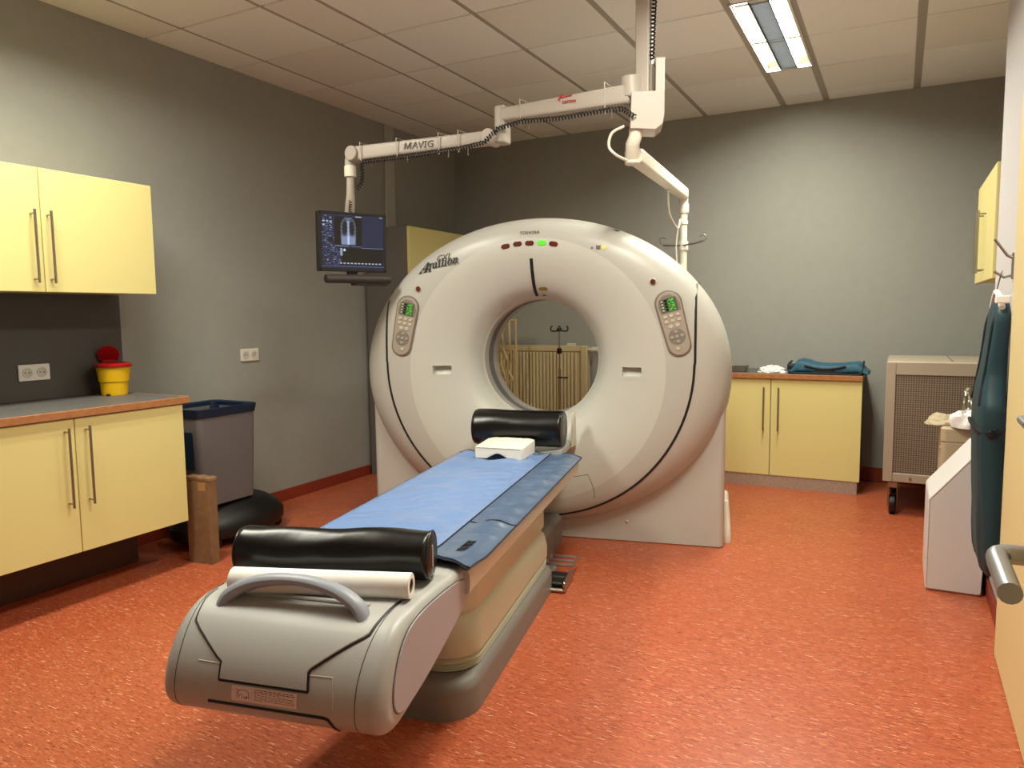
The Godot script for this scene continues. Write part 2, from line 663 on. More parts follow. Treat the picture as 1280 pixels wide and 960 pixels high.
func lamps() -> void:
	var g := "recessed fluorescent ceiling lamps"
	ceiling_lamp(Vector3(-0.6975, CEIL, -4.68), "recessed ceiling lamp glowing in the tiles above the back cabinet", g)
	ceiling_lamp(Vector3(-0.6975, CEIL, -2.30), "recessed ceiling lamp above the floor between patient table and open door", g)
	ceiling_lamp(Vector3(-2.80, CEIL, -1.69), "recessed ceiling lamp near the left wall above the yellow cabinets", g)

func ceiling_lamp(at: Vector3, label: String, group: String) -> void:
	var o := thing("ceiling_lamp", label, "lamp", at, 0.0, group)
	var L := 1.235
	var w := 0.29
	var b := MB.new()
	# housing: a trough let into the ceiling
	b.bb(Vector3(-w / 2, 0.10, -L / 2), Vector3(w / 2, 0.115, L / 2))
	for s in [-1, 1]:
		b.bb(Vector3(s * w / 2, -0.003, -L / 2), Vector3(s * (w / 2 - 0.006), 0.10, L / 2))
		b.bb(Vector3(-w / 2, -0.003, s * L / 2), Vector3(w / 2, 0.10, s * (L / 2 - 0.008)))
	part(o, "housing", b, M.lamp_body)
	for s in [-1, 1]:
		b = MB.new()
		var rings := []
		for k in 7:
			var u := k / 6.0
			var x := lerpf(0.052, w / 2 - 0.007, u)
			var y := 0.022 + 0.045 * sin(u * PI * 0.85)
			rings.append(PackedVector3Array([Vector3(s * x, y, -L / 2 + 0.009), Vector3(s * x, y, L / 2 - 0.009), Vector3(s * x, y + 0.003, L / 2 - 0.009), Vector3(s * x, y + 0.003, -L / 2 + 0.009)]))
		b.loft(rings)
		part(o, "reflector", b, M.lamp_white)
		b = MB.new()
		b.bb(Vector3(s * 0.046, -0.004, -L / 2 + 0.009), Vector3(s * 0.052, 0.06, L / 2 - 0.009))
		part(o, "rail", b, M.lamp_rail)
	b = MB.new()
	b.bb(Vector3(-0.045, 0.012, -L / 2 + 0.02), Vector3(0.045, 0.016, L / 2 - 0.02))
	part(o, "diffuser", b, M.lamp_louvre)
	b = MB.new()
	for k in 38:
		var z := -L / 2 + 0.04 + k * (L - 0.08) / 37.0
		b.bb(Vector3(-0.045, 0.001, z - 0.002), Vector3(0.045, 0.0115, z + 0.002))
	for s in [-1, 1]:
		b.bb(Vector3(-0.046, -0.002, s * (L / 2 - 0.009)), Vector3(0.046, 0.03, s * (L / 2 - 0.03)))
	part(o, "louvre", b, M.lamp_blade).set_meta("kind", "stuff")
	for s in [-1, 1]:
		var l := AreaLight3D.new()
		l.name = "light"
		l.area_size = Vector2(0.075, L - 0.06)
		l.light_energy = LAMP_E
		l.light_color = LAMP_C
		l.area_range = 12.0
		l.shadow_enabled = true
		o.add_child(l, true)
		l.position = Vector3(s * 0.098, 0.018, 0)
		l.rotation_degrees = Vector3(-90, 0, 0)

# ---------------------------------------------------------------- the room
func room() -> void:
	var b := MB.new()
	b.bb(Vector3(WL - 0.2, -0.1, WB - 0.2), Vector3(NICHE + 0.2, 0.0, WF + 0.2))
	struct("floor", b, M.floor, "orange red linoleum floor with light and dark flecks")
	b = MB.new()
	b.bb(Vector3(WL - 0.2, 0, WB - 0.2), Vector3(WL, CEIL + 0.3, WF + 0.2))
	struct("wall_left", b, M.wall, "grey painted wall behind the left cabinets")
	b = MB.new()
	b.bb(Vector3(WL, 0, WB - 0.2), Vector3(NICHE + 0.2, CEIL + 0.3, WB))
	struct("wall_back", b, M.wall, "grey painted wall with the radiator")
	b = MB.new()
	b.bb(Vector3(WR, 0, -4.25), Vector3(NICHE + 0.2, CEIL + 0.3, WF))
	struct("wall_right", b, M.white_wall, "white painted wall with coat hooks")
	b = MB.new()
	b.bb(Vector3(NICHE, 0, WB), Vector3(NICHE + 0.2, CEIL + 0.3, -4.25))
	struct("wall_niche", b, M.wall, "side wall of the niche behind the equipment cabinet")
	b = MB.new()
	b.bb(Vector3(WL, 0, WF), Vector3(NICHE + 0.2, CEIL + 0.3, WF + 0.2))
	struct("wall_front", b, M.wall, "grey painted wall facing the scanner")
	# ceiling: slab, runners and single tiles
	b = MB.new()
	b.bb(Vector3(WL - 0.2, CEIL + 0.16, WB - 0.2), Vector3(NICHE + 0.2, CEIL + 0.3, WF + 0.2))
	var ce := struct("ceiling", b, M.void_, "suspended ceiling of pale square tiles")
	var xb := -2.9564
	var nx := 0.305
	var lines := [WL, xb - 0.6, xb, xb + nx, xb + nx + 0.6, xb + nx + 1.2, xb + nx + 1.8, xb + 2 * nx + 1.8, xb + 2 * nx + 2.4, xb + 2 * nx + 3.0, NICHE]
	var zl := [WB]
	for k in range(5, -8, -1):
		zl.append(-2.9077 - 0.6093 * k)
	zl.append(WF)
	var wide := [0.0, 0.013, 0.013, 0.014, 0.015, 0.018, 0.022, 0.022, 0.022, 0.022, 0.0]
	var meshes := {}
	for i in lines.size() - 1:
		var x0: float = lines[i] + wide[i]
		var x1: float = lines[i + 1] - wide[i + 1]
		for j in zl.size() - 1:
			var z0: float = zl[j] + (0.0 if j == 0 else 0.006)
			var z1: float = zl[j + 1] - (0.0 if j == zl.size() - 2 else 0.006)
			if z1 - z0 < 0.02 or x1 - x0 < 0.02:
				continue
			if x0 > WR and z0 > -4.3:
				continue
			if i == 6 and z1 > -5.31 and z0 < -4.07:
				# the strip that carries the lamp: the tile is cut to the fitting
				if z0 < -5.31 + 0.02:
					z1 = -5.302
				elif z1 > -4.06 and z0 > -4.7:
					z0 = -4.058
				else:
					continue
			var hidden := false
			for lz in ([-1.69] if i == 2 else [-2.30] if i == 6 else []):
				var n0: float = lz - 0.62
				var n1: float = lz + 0.62
				if z1 <= n0 or z0 >= n1:
					continue
				if z0 < n0 - 0.02:
					z1 = n0 - 0.001
				elif z1 > n1 + 0.02:
					z0 = n1 + 0.001
				else:
					hidden = true
			if hidden:
				continue
			if z1 - z0 < 0.02:
				continue
			var dark := (i * 7 + j * 5) % 3 == 0
			var key := Vector3i(roundi((x1 - x0) * 1000), roundi((z1 - z0) * 1000), int(dark))
			if not meshes.has(key):
				var tb := MB.new()
				tb.rbox(Vector3(0, 0.009, 0), Vector3(x1 - x0, 0.018, z1 - z0), 0.004, 0.003, 1)
				var me := tb.mesh()
				me.surface_set_material(0, M.tile2 if dark else M.tile)
				meshes[key] = me
			share(ce, "ceiling_tile", meshes[key], Transform3D(Basis.IDENTITY, Vector3((x0 + x1) / 2, CEIL, (z0 + z1) / 2)))
	for i in range(1, lines.size() - 1):
		b = MB.new()
		b.bb(Vector3(lines[i] - wide[i] + 0.0005, CEIL + 0.004, WB), Vector3(lines[i] + wide[i] - 0.0005, CEIL + 0.02, WF if lines[i] < WR else -4.25))
		part(ce, "ceiling_runner", b, M.runner)
	for j in range(1, zl.size() - 1):
		b = MB.new()
		b.bb(Vector3(WL, CEIL + 0.008, zl[j] - 0.012), Vector3(WR, CEIL + 0.02, zl[j] + 0.012))
		part(ce, "cross_runner", b, M.runner)
	# baseboards
	b = MB.new()
	b.bb(Vector3(WL, 0, -4.788), Vector3(WL + 0.012, 0.082, WF), 0.003)
	struct("baseboard_left", b, M.baseboard)
	b = MB.new()
	b.bb(Vector3(WL, 0, WB), Vector3(NICHE, 0.11, WB + 0.012), 0.003)
	struct("baseboard_back", b, M.baseboard)
	b = MB.new()
	b.bb(Vector3(WR - 0.012, 0, -4.25), Vector3(WR, 0.082, WF), 0.003)
	struct("baseboard_right", b, M.baseboard)
	# cover strip on the left wall
	b = MB.new()
	b.bb(Vector3(WL, 2.0, -5.21), Vector3(WL + 0.02, CEIL, -5.09), 0.004)
	struct("trim_1", b, M.strip, "flat cover strip on the grey wall above the tall cabinet")

# ---------------------------------------------------------------- the scanner
const GRIP := Vector2(0.556, 0.982)
const ZT := [-0.2, 0.0, 0.03, 0.08, 0.15, 0.28, 0.45, 0.6, 0.75, 0.85, 0.93, 0.98, 1.0, 1.1]
const ZZ := [-0.12, -0.08, -0.03, 0.02, 0.055, 0.09, 0.118, 0.128, 0.12, 0.10, 0.06, 0.0, -0.06, -0.2]

func face_t(x: float, y: float) -> float:
	var lo := -0.2
	var hi := 1.1
	for i in 34:
		var m := (lo + hi) / 2
		var fx := x / (0.345 + 0.74 * m)
		var fy := (y - 1.045 + 0.075 * m) / (0.345 + 0.54 * m)
		if fx * fx + fy * fy > 1.0:
			lo = m
		else:
			hi = m
	return lo

func face_z(x: float, y: float) -> float:
	# height of the front cover at (x, y): a smooth curve through the stations ZT / ZZ
	var t := face_t(x, y)
	for i in range(1, ZT.size() - 2):
		if t <= ZT[i + 1] or i == ZT.size() - 3:
			var d0: float = (ZZ[i + 1] - ZZ[i - 1]) / (ZT[i + 1] - ZT[i - 1])
			var d1: float = (ZZ[i + 2] - ZZ[i]) / (ZT[i + 2] - ZT[i])
			var h: float = ZT[i + 1] - ZT[i]
			var s: float = clampf((t - ZT[i]) / h, 0.0, 1.0)
			var s2 := s * s
			var s3 := s2 * s
			return (2 * s3 - 3 * s2 + 1) * ZZ[i] + (s3 - 2 * s2 + s) * h * d0 + (-2 * s3 + 3 * s2) * ZZ[i + 1] + (s3 - s2) * h * d1
	return 0.0

func face_point(x: float, y: float, lift := 0.0) -> Vector3:
	return Vector3(x, y, face_z(x, y)) + face_normal(x, y) * lift

func face_normal(x: float, y: float) -> Vector3:
	var e := 0.004
	return Vector3(-(face_z(x + e, y) - face_z(x - e, y)) / (2 * e), -(face_z(x, y + e) - face_z(x, y - e)) / (2 * e), 1.0).normalized()

# frame lying on the front cover at (x, y); rolled by a about its normal
func on_face(x: float, y: float, a := 0.0, lift := 0.0) -> Transform3D:
	var n := face_normal(x, y)
	var u := Vector3.UP - n * n.y
	u = u.normalized()
	var r := u.cross(n).normalized()
	return Transform3D(Basis(r, u, n).rotated(n, deg_to_rad(a)), face_point(x, y, lift))

func capsule(hx: float, hy: float, seg := 8) -> PackedVector2Array:
	var o := PackedVector2Array()
	var r := minf(hx, hy)
	for q in 4:
		var cx := (hx - r) * (1 if q == 0 or q == 3 else -1)
		var cy := (hy - r) * (1 if q < 2 else -1)
		for k in seg + 1:
			if k == seg and (q == 3 or (q % 2 == 0 and hx - r < 1e-5) or (q % 2 == 1 and hy - r < 1e-5)):
				continue
			var a := (q + float(k) / seg) * PI / 2
			o.append(Vector2(cx + cos(a) * r, cy + sin(a) * r))
	return o

func scanner() -> void:
	var o := thing("scanner_gantry", "large cream ring shaped medical scanner gantry with round bore and control panels", "scanner", GO, TURN)
	var N := 240
	var bore := func(th: float, r: float) -> Vector2: return Vector2(cos(th) * r, 1.045 + sin(th) * r)
	var disc := func(th: float) -> Vector2: return Vector2(cos(th) * 0.742, 0.985 + sin(th) * 0.742)
	var outer := func(th: float, k: float) -> Vector2: return Vector2(cos(th) * 1.085 * k, 0.97 + sin(th) * 0.885 * k)
	# inner disc: trumpet from the bore to the round edge
	var rings := []
	for i in 49:
		var u := pow(i / 48.0, 1.4)
		var r := PackedVector3Array()
		for k in N:
			var th := TAU * k / N
			var p: Vector2 = bore.call(th, 0.345).lerp(disc.call(th), u)
			r.append(Vector3(p.x, p.y, face_z(p.x, p.y)))
		rings.append(r)
	var b := MB.new()
	for i in rings.size() - 1:
		var a: PackedVector3Array = rings[i]
		var c: PackedVector3Array = rings[i + 1]
		for k in N:
			var k2 := (k + 1) % N
			var open := false
			for p in [a[k], a[k2], c[k], c[k2]]:
				if absf(absf(p.x) - GRIP.x) < 0.054 and absf(p.y - GRIP.y) < 0.026:
					open = true
			if not open:
				b.quad(a[k], c[k], c[k2], a[k2])
	part(o, "front_disc", b, M.disc, 60)
	# outer cover: from the disc over the rounded shoulder to the back
	rings = []
	for i in 23:
		var u := 1.0 - pow(1.0 - i / 22.0, 1.8)
		var r := PackedVector3Array()
		for k in N:
			var th := TAU * k / N
			var p: Vector2 = disc.call(th).lerp(outer.call(th, 1.0), u)
			r.append(Vector3(p.x, p.y, face_z(p.x, p.y)))
		rings.append(r)
	for q in [[1.0, -0.12], [1.0, -0.40], [0.985, -0.47], [0.95, -0.53], [0.88, -0.58], [0.78, -0.60]]:
		var r := PackedVector3Array()
		for k in N:
			var p: Vector2 = outer.call(TAU * k / N, q[0])
			r.append(Vector3(p.x, p.y, q[1]))
		rings.append(r)
	for q in [[0.60, -0.60], [0.50, -0.56], [0.40, -0.46], [0.365, -0.40]]:
		var r := PackedVector3Array()
		for k in N:
			var p: Vector2 = bore.call(TAU * k / N, q[0])
			r.append(Vector3(p.x, p.y, q[1]))
		rings.append(r)
	b = MB.new()
	b.loft(rings, false, false)
	part(o, "outer_cover", b, M.shell, 60)
	# bore tube with its grey scan window
	b = MB.new()
	rings = []
	for q in [[0.345, -0.08], [0.345, -0.16]]:
		var r := PackedVector3Array()
		for k in N:
			var p: Vector2 = bore.call(TAU * k / N, q[0])
			r.append(Vector3(p.x, p.y, q[1]))
		rings.append(r)
	b.loft(rings, false, false)
	part(o, "bore_liner", b, M.bore)
	b = MB.new()
	rings = []
	for q in [[0.345, -0.16], [0.351, -0.165], [0.351, -0.255], [0.345, -0.26]]:
		var r := PackedVector3Array()
		for k in N:
			var p: Vector2 = bore.call(TAU * k / N, q[0])
			r.append(Vector3(p.x, p.y, q[1]))
		rings.append(r)
	b.loft(rings, false, false)
	part(o, "scan_window", b, M.bore_band)
	b = MB.new()
	rings = []
	for q in [[0.345, -0.26], [0.345, -0.35], [0.365, -0.40]]:
		var r := PackedVector3Array()
		for k in N:
			var p: Vector2 = bore.call(TAU * k / N, q[0])
			r.append(Vector3(p.x, p.y, q[1]))
		rings.append(r)
	b.loft(rings, false, false)
	part(o, "bore_liner", b, M.bore)
	# pedestal
	b = MB.new()
	b.rbox(Vector3(0, 0.325, -0.26), Vector3(2.11, 0.65, 0.52), 0.035, 0.006, 5)
	for q in [-1, 1]:
		b.rbox(Vector3(q * 0.905, 0.48, -0.26), Vector3(0.30, 0.96, 0.519), 0.035, 0.006, 5)
	var ped := part(o, "pedestal", b, M.base)
	b = MB.new()
	for s in [-1, 1]:
		pass
	b.lathe([Vector2(0.0, 0.0), Vector2(0.009, 0.0), Vector2(0.009, 0.004), Vector2(0.004, 0.008), Vector2(0.0, 0.008)], 12, Transform3D(Basis(Vector3.RIGHT, PI / 2), Vector3(0.52, 0.12, 0.0)))
	part(ped, "screw", b, M.key)
	for s in [-1, 1]:
		b = MB.new()
		var ringsf := []
		for q in [[0.0, 0.045, 0.20], [0.05, 0.045, 0.20], [0.15, 0.036, 0.16], [0.22, 0.03, 0.13], [0.235, 0.02, 0.11]]:
			ringsf.append(b.ring(Vector3(s * 1.05, q[0], -0.30), q[1], q[2], 0.02))
		b.loft(ringsf)
		part(ped, "foot_fairing", b, M.boom_white)
	# dark groove of the side covers: a round U
	var path := []
	for k in 7:
		path.append(Vector2(0.893, 1.45 - 0.07 * k))
	for k in 61:
		var a := -PI * k / 60.0
		path.append(Vector2(cos(a) * 0.89, 1.03 + sin(a) * 0.885))
	for k in 7:
		path.append(Vector2(-0.893, 1.03 + 0.07 * k))
	var p3 := []
	for z in [-0.40, -0.25, -0.12]:
		p3.append(Vector3(0.893, 1.471, z))
	for p in path:
		p3.append(face_point(p.x, p.y, -0.002))
	for z in [-0.12, -0.25, -0.40]:
		p3.append(Vector3(-0.893, 1.471, z))
	b = MB.new()
	b.tube(p3, 0.0075, 8)
	part(o, "groove", b, M.gasket)
	# service hatch outline low on the front
	b = MB.new()
	p3 = []
	for p in [Vector2(0.10, 0.345), Vector2(0.16, 0.368), Vector2(0.24, 0.392), Vector2(0.318, 0.408), Vector2(0.335, 0.37), Vector2(0.349, 0.332), Vector2(0.354, 0.28), Vector2(0.358, 0.224)]:
		p3.append(face_point(p.x, p.y, -0.0005))
	b.tube(p3, 0.0018, 6)
	part(o, "hatch_seam", b, M.seam)
	# status lamps
	var li := [[-0.146, 1.684, 10.0], [-0.076, 1.695, 5.0], [-0.007, 1.697, 0.0], [0.063, 1.697, -4.0], [0.129, 1.688, -9.0]]
	for k in 5:
		b = MB.new()
		b.prism(capsule(0.025, 0.0135, 5), 0.007, Transform3D.IDENTITY, 0.003)
		var lamp := part(o, "status_lamp", b, M.green_lens if k == 3 else M.red_lens)
		lamp.transform = on_face(li[k][0], li[k][1], li[k][2], -0.001)
		lamp.set_meta("label", "lit green status lamp" if k == 3 else "dark red status lamp")
	# laser slot
	p3 = []
	for k in 13:
		p3.append(face_point(0.0, lerpf(1.614, 1.412, k / 12.0), -0.003))
	b = MB.new()
	b.tube(p3, 0.0105, 8)
	part(o, "laser_slot", b, M.gasket)
	b = MB.new()
	b.prism(capsule(0.026, 0.012, 2), 0.001)
	part(o, "warning_sticker", b, M.ylabel).transform = on_face(0.05, 1.447, 0, 0.001)
	b = MB.new()
	b.prism(PackedVector2Array([Vector2(-0.013, -0.01), Vector2(0.013, -0.01), Vector2(0, 0.013)]), 0.001)
	part(o, "warning_triangle", b, M.ink_soft).transform = on_face(0.043, 1.413, 0, 0.001)
	b = MB.new()
	b.prism(PackedVector2Array([Vector2(-0.008, -0.007), Vector2(0.008, -0.007), Vector2(0, 0.008)]), 0.001)
	part(o, "warning_triangle", b, M.ink_soft).transform = on_face(0.342, 1.661, -3, 0.001)
	b = MB.new()
	b.prism(PackedVector2Array([Vector2(-0.012, -0.011), Vector2(0.012, -0.011), Vector2(0.012, 0.011), Vector2(-0.012, 0.011)]), 0.001)
	part(o, "notice_sticker", b, M.ink_soft).transform = on_face(0.376, 1.661, -4, 0.001)
	b = MB.new()
	b.prism(capsule(0.014, 0.014, 2), 0.003)
	part(o, "yellow_marker", b, M.yellow_lens).transform = on_face(0.406, 1.662, -5, 0.0)
	b = MB.new()
	b.prism(capsule(0.014, 0.006, 5), 0.002)
	part(o, "vent_slot", b, M.ink).transform = on_face(0.462, 1.757, -15, 0.0005)
	# lettering
	lettering(o, "maker_lettering", "TOSHIBA", 0.018, on_face(-0.008, 1.755, 1, 0.0015), M.ink_soft, "Droid Sans", 0.0, 1.1, true)
	var lt := on_face(-0.553, 1.600, 10, 0.0035)
	lettering(o, "model_lettering", "quilion", 0.046, lt * Transform3D(Basis.IDENTITY, Vector3(0.026, 0, 0.001)), M.ink, "Droid Serif", 0.22, 0.92, true)
	lettering(o, "model_lettering", "A", 0.058, lt * Transform3D(Basis.IDENTITY, Vector3(-0.088, -0.006, 0)), M.ink, "Droid Serif", 0.75, 0.95, true)
	lettering(o, "model_lettering", "CXL", 0.036, on_face(-0.517, 1.636, 10, 0.004), M.ink_soft, "Droid Sans", 0.25, 1.3, false)
	# emergency buttons
	for q in [[-0.678, 1.459], [0.669, 1.47]]:
		b = MB.new()
		b.lathe([Vector2(0.0, 0.0), Vector2(0.021, 0.0), Vector2(0.021, 0.003), Vector2(0.017, 0.005), Vector2(0.0, 0.005)], 20)
		b.xf(0, Transform3D(Basis(Vector3.RIGHT, PI / 2), Vector3.ZERO))
		var eb := part(o, "emergency_button", b, M.key)
		eb.transform = on_face(q[0], q[1], 0, -0.001)
		b = MB.new()
		b.lathe([Vector2(0.0, 0.004), Vector2(0.0145, 0.004), Vector2(0.0145, 0.012), Vector2(0.011, 0.016), Vector2(0.0, 0.017)], 18)
		b.xf(0, Transform3D(Basis(Vector3.RIGHT, PI / 2), Vector3.ZERO))
		part(eb, "button_cap", b, M.red_lens)
	control_panel(o, -0.769, 1.243, -11.5, true)
	control_panel(o, 0.780, 1.247, 15.0, false)
	# recessed grips: real pockets behind the openings left in the disc
	for s in [-1.0, 1.0]:
		var cx: float = GRIP.x * s
		var f := on_face(cx, GRIP.y, 0, 0.0)
		var lip := MB.new()
		var R := [Vector2(-0.054, -0.026), Vector2(0.054, -0.026), Vector2(0.054, 0.026), Vector2(-0.054, 0.026)]
		var inner := PackedVector3Array()
		var outer_ := PackedVector3Array()
		for k in 4:
			for m in 6:
				var p: Vector2 = R[k].lerp(R[(k + 1) % 4], m / 6.0)
				var grow := p * Vector2(0.076 / 0.054, 0.047 / 0.026)
				inner.append(face_point(cx + p.x, GRIP.y + p.y, 0.0012))
				outer_.append(face_point(cx + grow.x, GRIP.y + grow.y, 0.0006))
		for k in 24:
			var k2 := (k + 1) % 24
			lip.quad(outer_[k2], outer_[k], inner[k], inner[k2])
		var grip := part(o, "recessed_grip", lip, M.disc, 80)
		var deep := PackedVector3Array()
		for k in 24:
			var u := inner[k].x - cx
			var w := (inner[k].y - GRIP.y) / 0.026
			# deeper under the upper edge and towards the outer end
			var dd := 0.016 + 0.020 * smoothstep(-1.0, 1.0, w) + 0.012 * smoothstep(-0.05, 0.05, u * s)
			deep.append(Vector3(cx + u * 0.94, GRIP.y + (inner[k].y - GRIP.y) * 0.9, inner[k].z - dd))
		var pk := MB.new()
		pk.loft([inner, deep], false, true)
		part(grip, "grip_pocket", pk, M.pocket)

func control_panel(o: Node3D, x: float, y: float, a: float, left: bool) -> void:
	var root := Node3D.new()
	root.name = "control_panel"
	o.add_child(root, true)
	root.transform = on_face(x, y, a, 0.0)
	var m := -1.0 if left else 1.0
	# tapered rounded outline, wider at the top
	var poly := PackedVector2Array()
	var H := 0.172
	for k in 17:
		var t := PI * k / 16.0
		poly.append(Vector2(cos(t) * 0.064, H - 0.064 + sin(t) * 0.064))
	for k in 17:
		var t := PI + PI * k / 16.0
		poly.append(Vector2(cos(t) * 0.056, -H + 0.056 + sin(t) * 0.056))
	var b := MB.new()
	var grown := PackedVector2Array()
	for p in poly:
		grown.append(p * Vector2(1.13, 1.045))
	b.prism(grown, 0.005, Transform3D.IDENTITY, 0.003)
	part(root, "panel_rim", b, M.keypad_rim)
	b = MB.new()
	b.prism(poly, 0.008, Transform3D.IDENTITY, 0.002)
	part(root, "panel_face", b, M.keypad)
	b = MB.new()
	b.prism(PackedVector2Array([Vector2(-0.05, 0.062), Vector2(0.056, 0.062), Vector2(0.058, 0.10), Vector2(0.045, 0.135), Vector2(0.015, 0.155), Vector2(-0.02, 0.155), Vector2(-0.046, 0.135), Vector2(-0.056, 0.10)]), 0.0095)
	part(root, "display_frame", b, M.dpad)
	b = MB.new()
	b.uvquad(Vector3(-0.044, 0.136, 0.0105), Vector3(0.044, 0.136, 0.0105), Vector3(0.044, 0.066, 0.0105), Vector3(-0.044, 0.066, 0.0105))
	part(root, "display", b, M.lcd)
	for r in 2:
		for c in 3:
			b = MB.new()
			b.prism(capsule(0.0115, 0.009, 2), 0.012, Transform3D(Basis.IDENTITY, Vector3(-0.034 + c * 0.034, 0.042 - r * 0.027, 0)), 0.002)
			part(root, "key", b, M.key)
	for c in 2:
		b = MB.new()
		b.prism(capsule(0.013, 0.010, 4), 0.012, Transform3D(Basis.IDENTITY, Vector3(-0.018 + c * 0.036, -0.014, 0)), 0.002)
		part(root, "key", b, M.key)
	b = MB.new()
	b.prism(capsule(0.044, 0.044, 6), 0.0095, Transform3D(Basis.IDENTITY, Vector3(0, -0.072, 0)), 0.001)
	part(root, "direction_pad", b, M.dpad)
	for p in [Vector2(0, 0), Vector2(0.027, 0), Vector2(-0.027, 0), Vector2(0, 0.027), Vector2(0, -0.027)]:
		b = MB.new()
		b.prism(capsule(0.011, 0.009, 2), 0.013, Transform3D(Basis.IDENTITY, Vector3(p.x, p.y - 0.072, 0)), 0.002)
		part(root, "arrow_key", b, M.keypad)
	b = MB.new()
	b.prism(capsule(0.011, 0.009, 2), 0.012, Transform3D(Basis.IDENTITY, Vector3(0.012 * m * -1.0, -0.136, 0)), 0.002)
	part(root, "key", b, M.key)

# ---------------------------------------------------------------- the couch
const FOOT := [[0.43, 0.556], [1.2, 0.556], [2.10, 0.562], [2.32, 0.576], [2.48, 0.580], [2.555, 0.575], [2.615, 0.550], [2.663, 0.505], [2.696, 0.450], [2.708, 0.396], [2.70, 0.360], [2.675, 0.336], [2.64, 0.325], [2.59, 0.326], [2.50, 0.343], [2.36, 0.382], [2.20, 0.426], [2.08, 0.460], [1.95, 0.487], [1.2, 0.487], [0.43, 0.500]]

func foot_profile() -> PackedVector2Array:
	# smooth closed outline (z, y) of the couch housing seen from the side
	var o := PackedVector2Array()
	for i in range(2, 19):
		var a := Vector2(FOOT[i - 1][0], FOOT[i - 1][1]); var p := Vector2(FOOT[i][0], FOOT[i][1])
		var q := Vector2(FOOT[i + 1][0], FOOT[i + 1][1]); var c := Vector2(FOOT[mini(i + 2, 20)][0], FOOT[mini(i + 2, 20)][1])
		if i == 18:
			o.append(p)
			break
		for k in 4:
			o.append(p.cubic_interpolate(q, a, c, k / 4.0) if i > 3 and i < 17 else p.lerp(q, k / 4.0))
	return o

# point on the outside of the foot housing: s runs along the outline from the top (z = 2.30) over the nose
func foot_at(x: float, s: float, lift := 0.0) -> Vector3:
	var pr := foot_profile()
	var i := 4
	while i < pr.size() - 2:
		var d := pr[i].distance_to(pr[i + 1])
		if s <= d:
			break
		s -= d
		i += 1
	var dir := (pr[i + 1] - pr[i]).normalized()
	var p := pr[i] + dir * s
	var n := Vector2(-dir.y, dir.x)
	p += n * lift
	return Vector3(x, p.y, p.x)

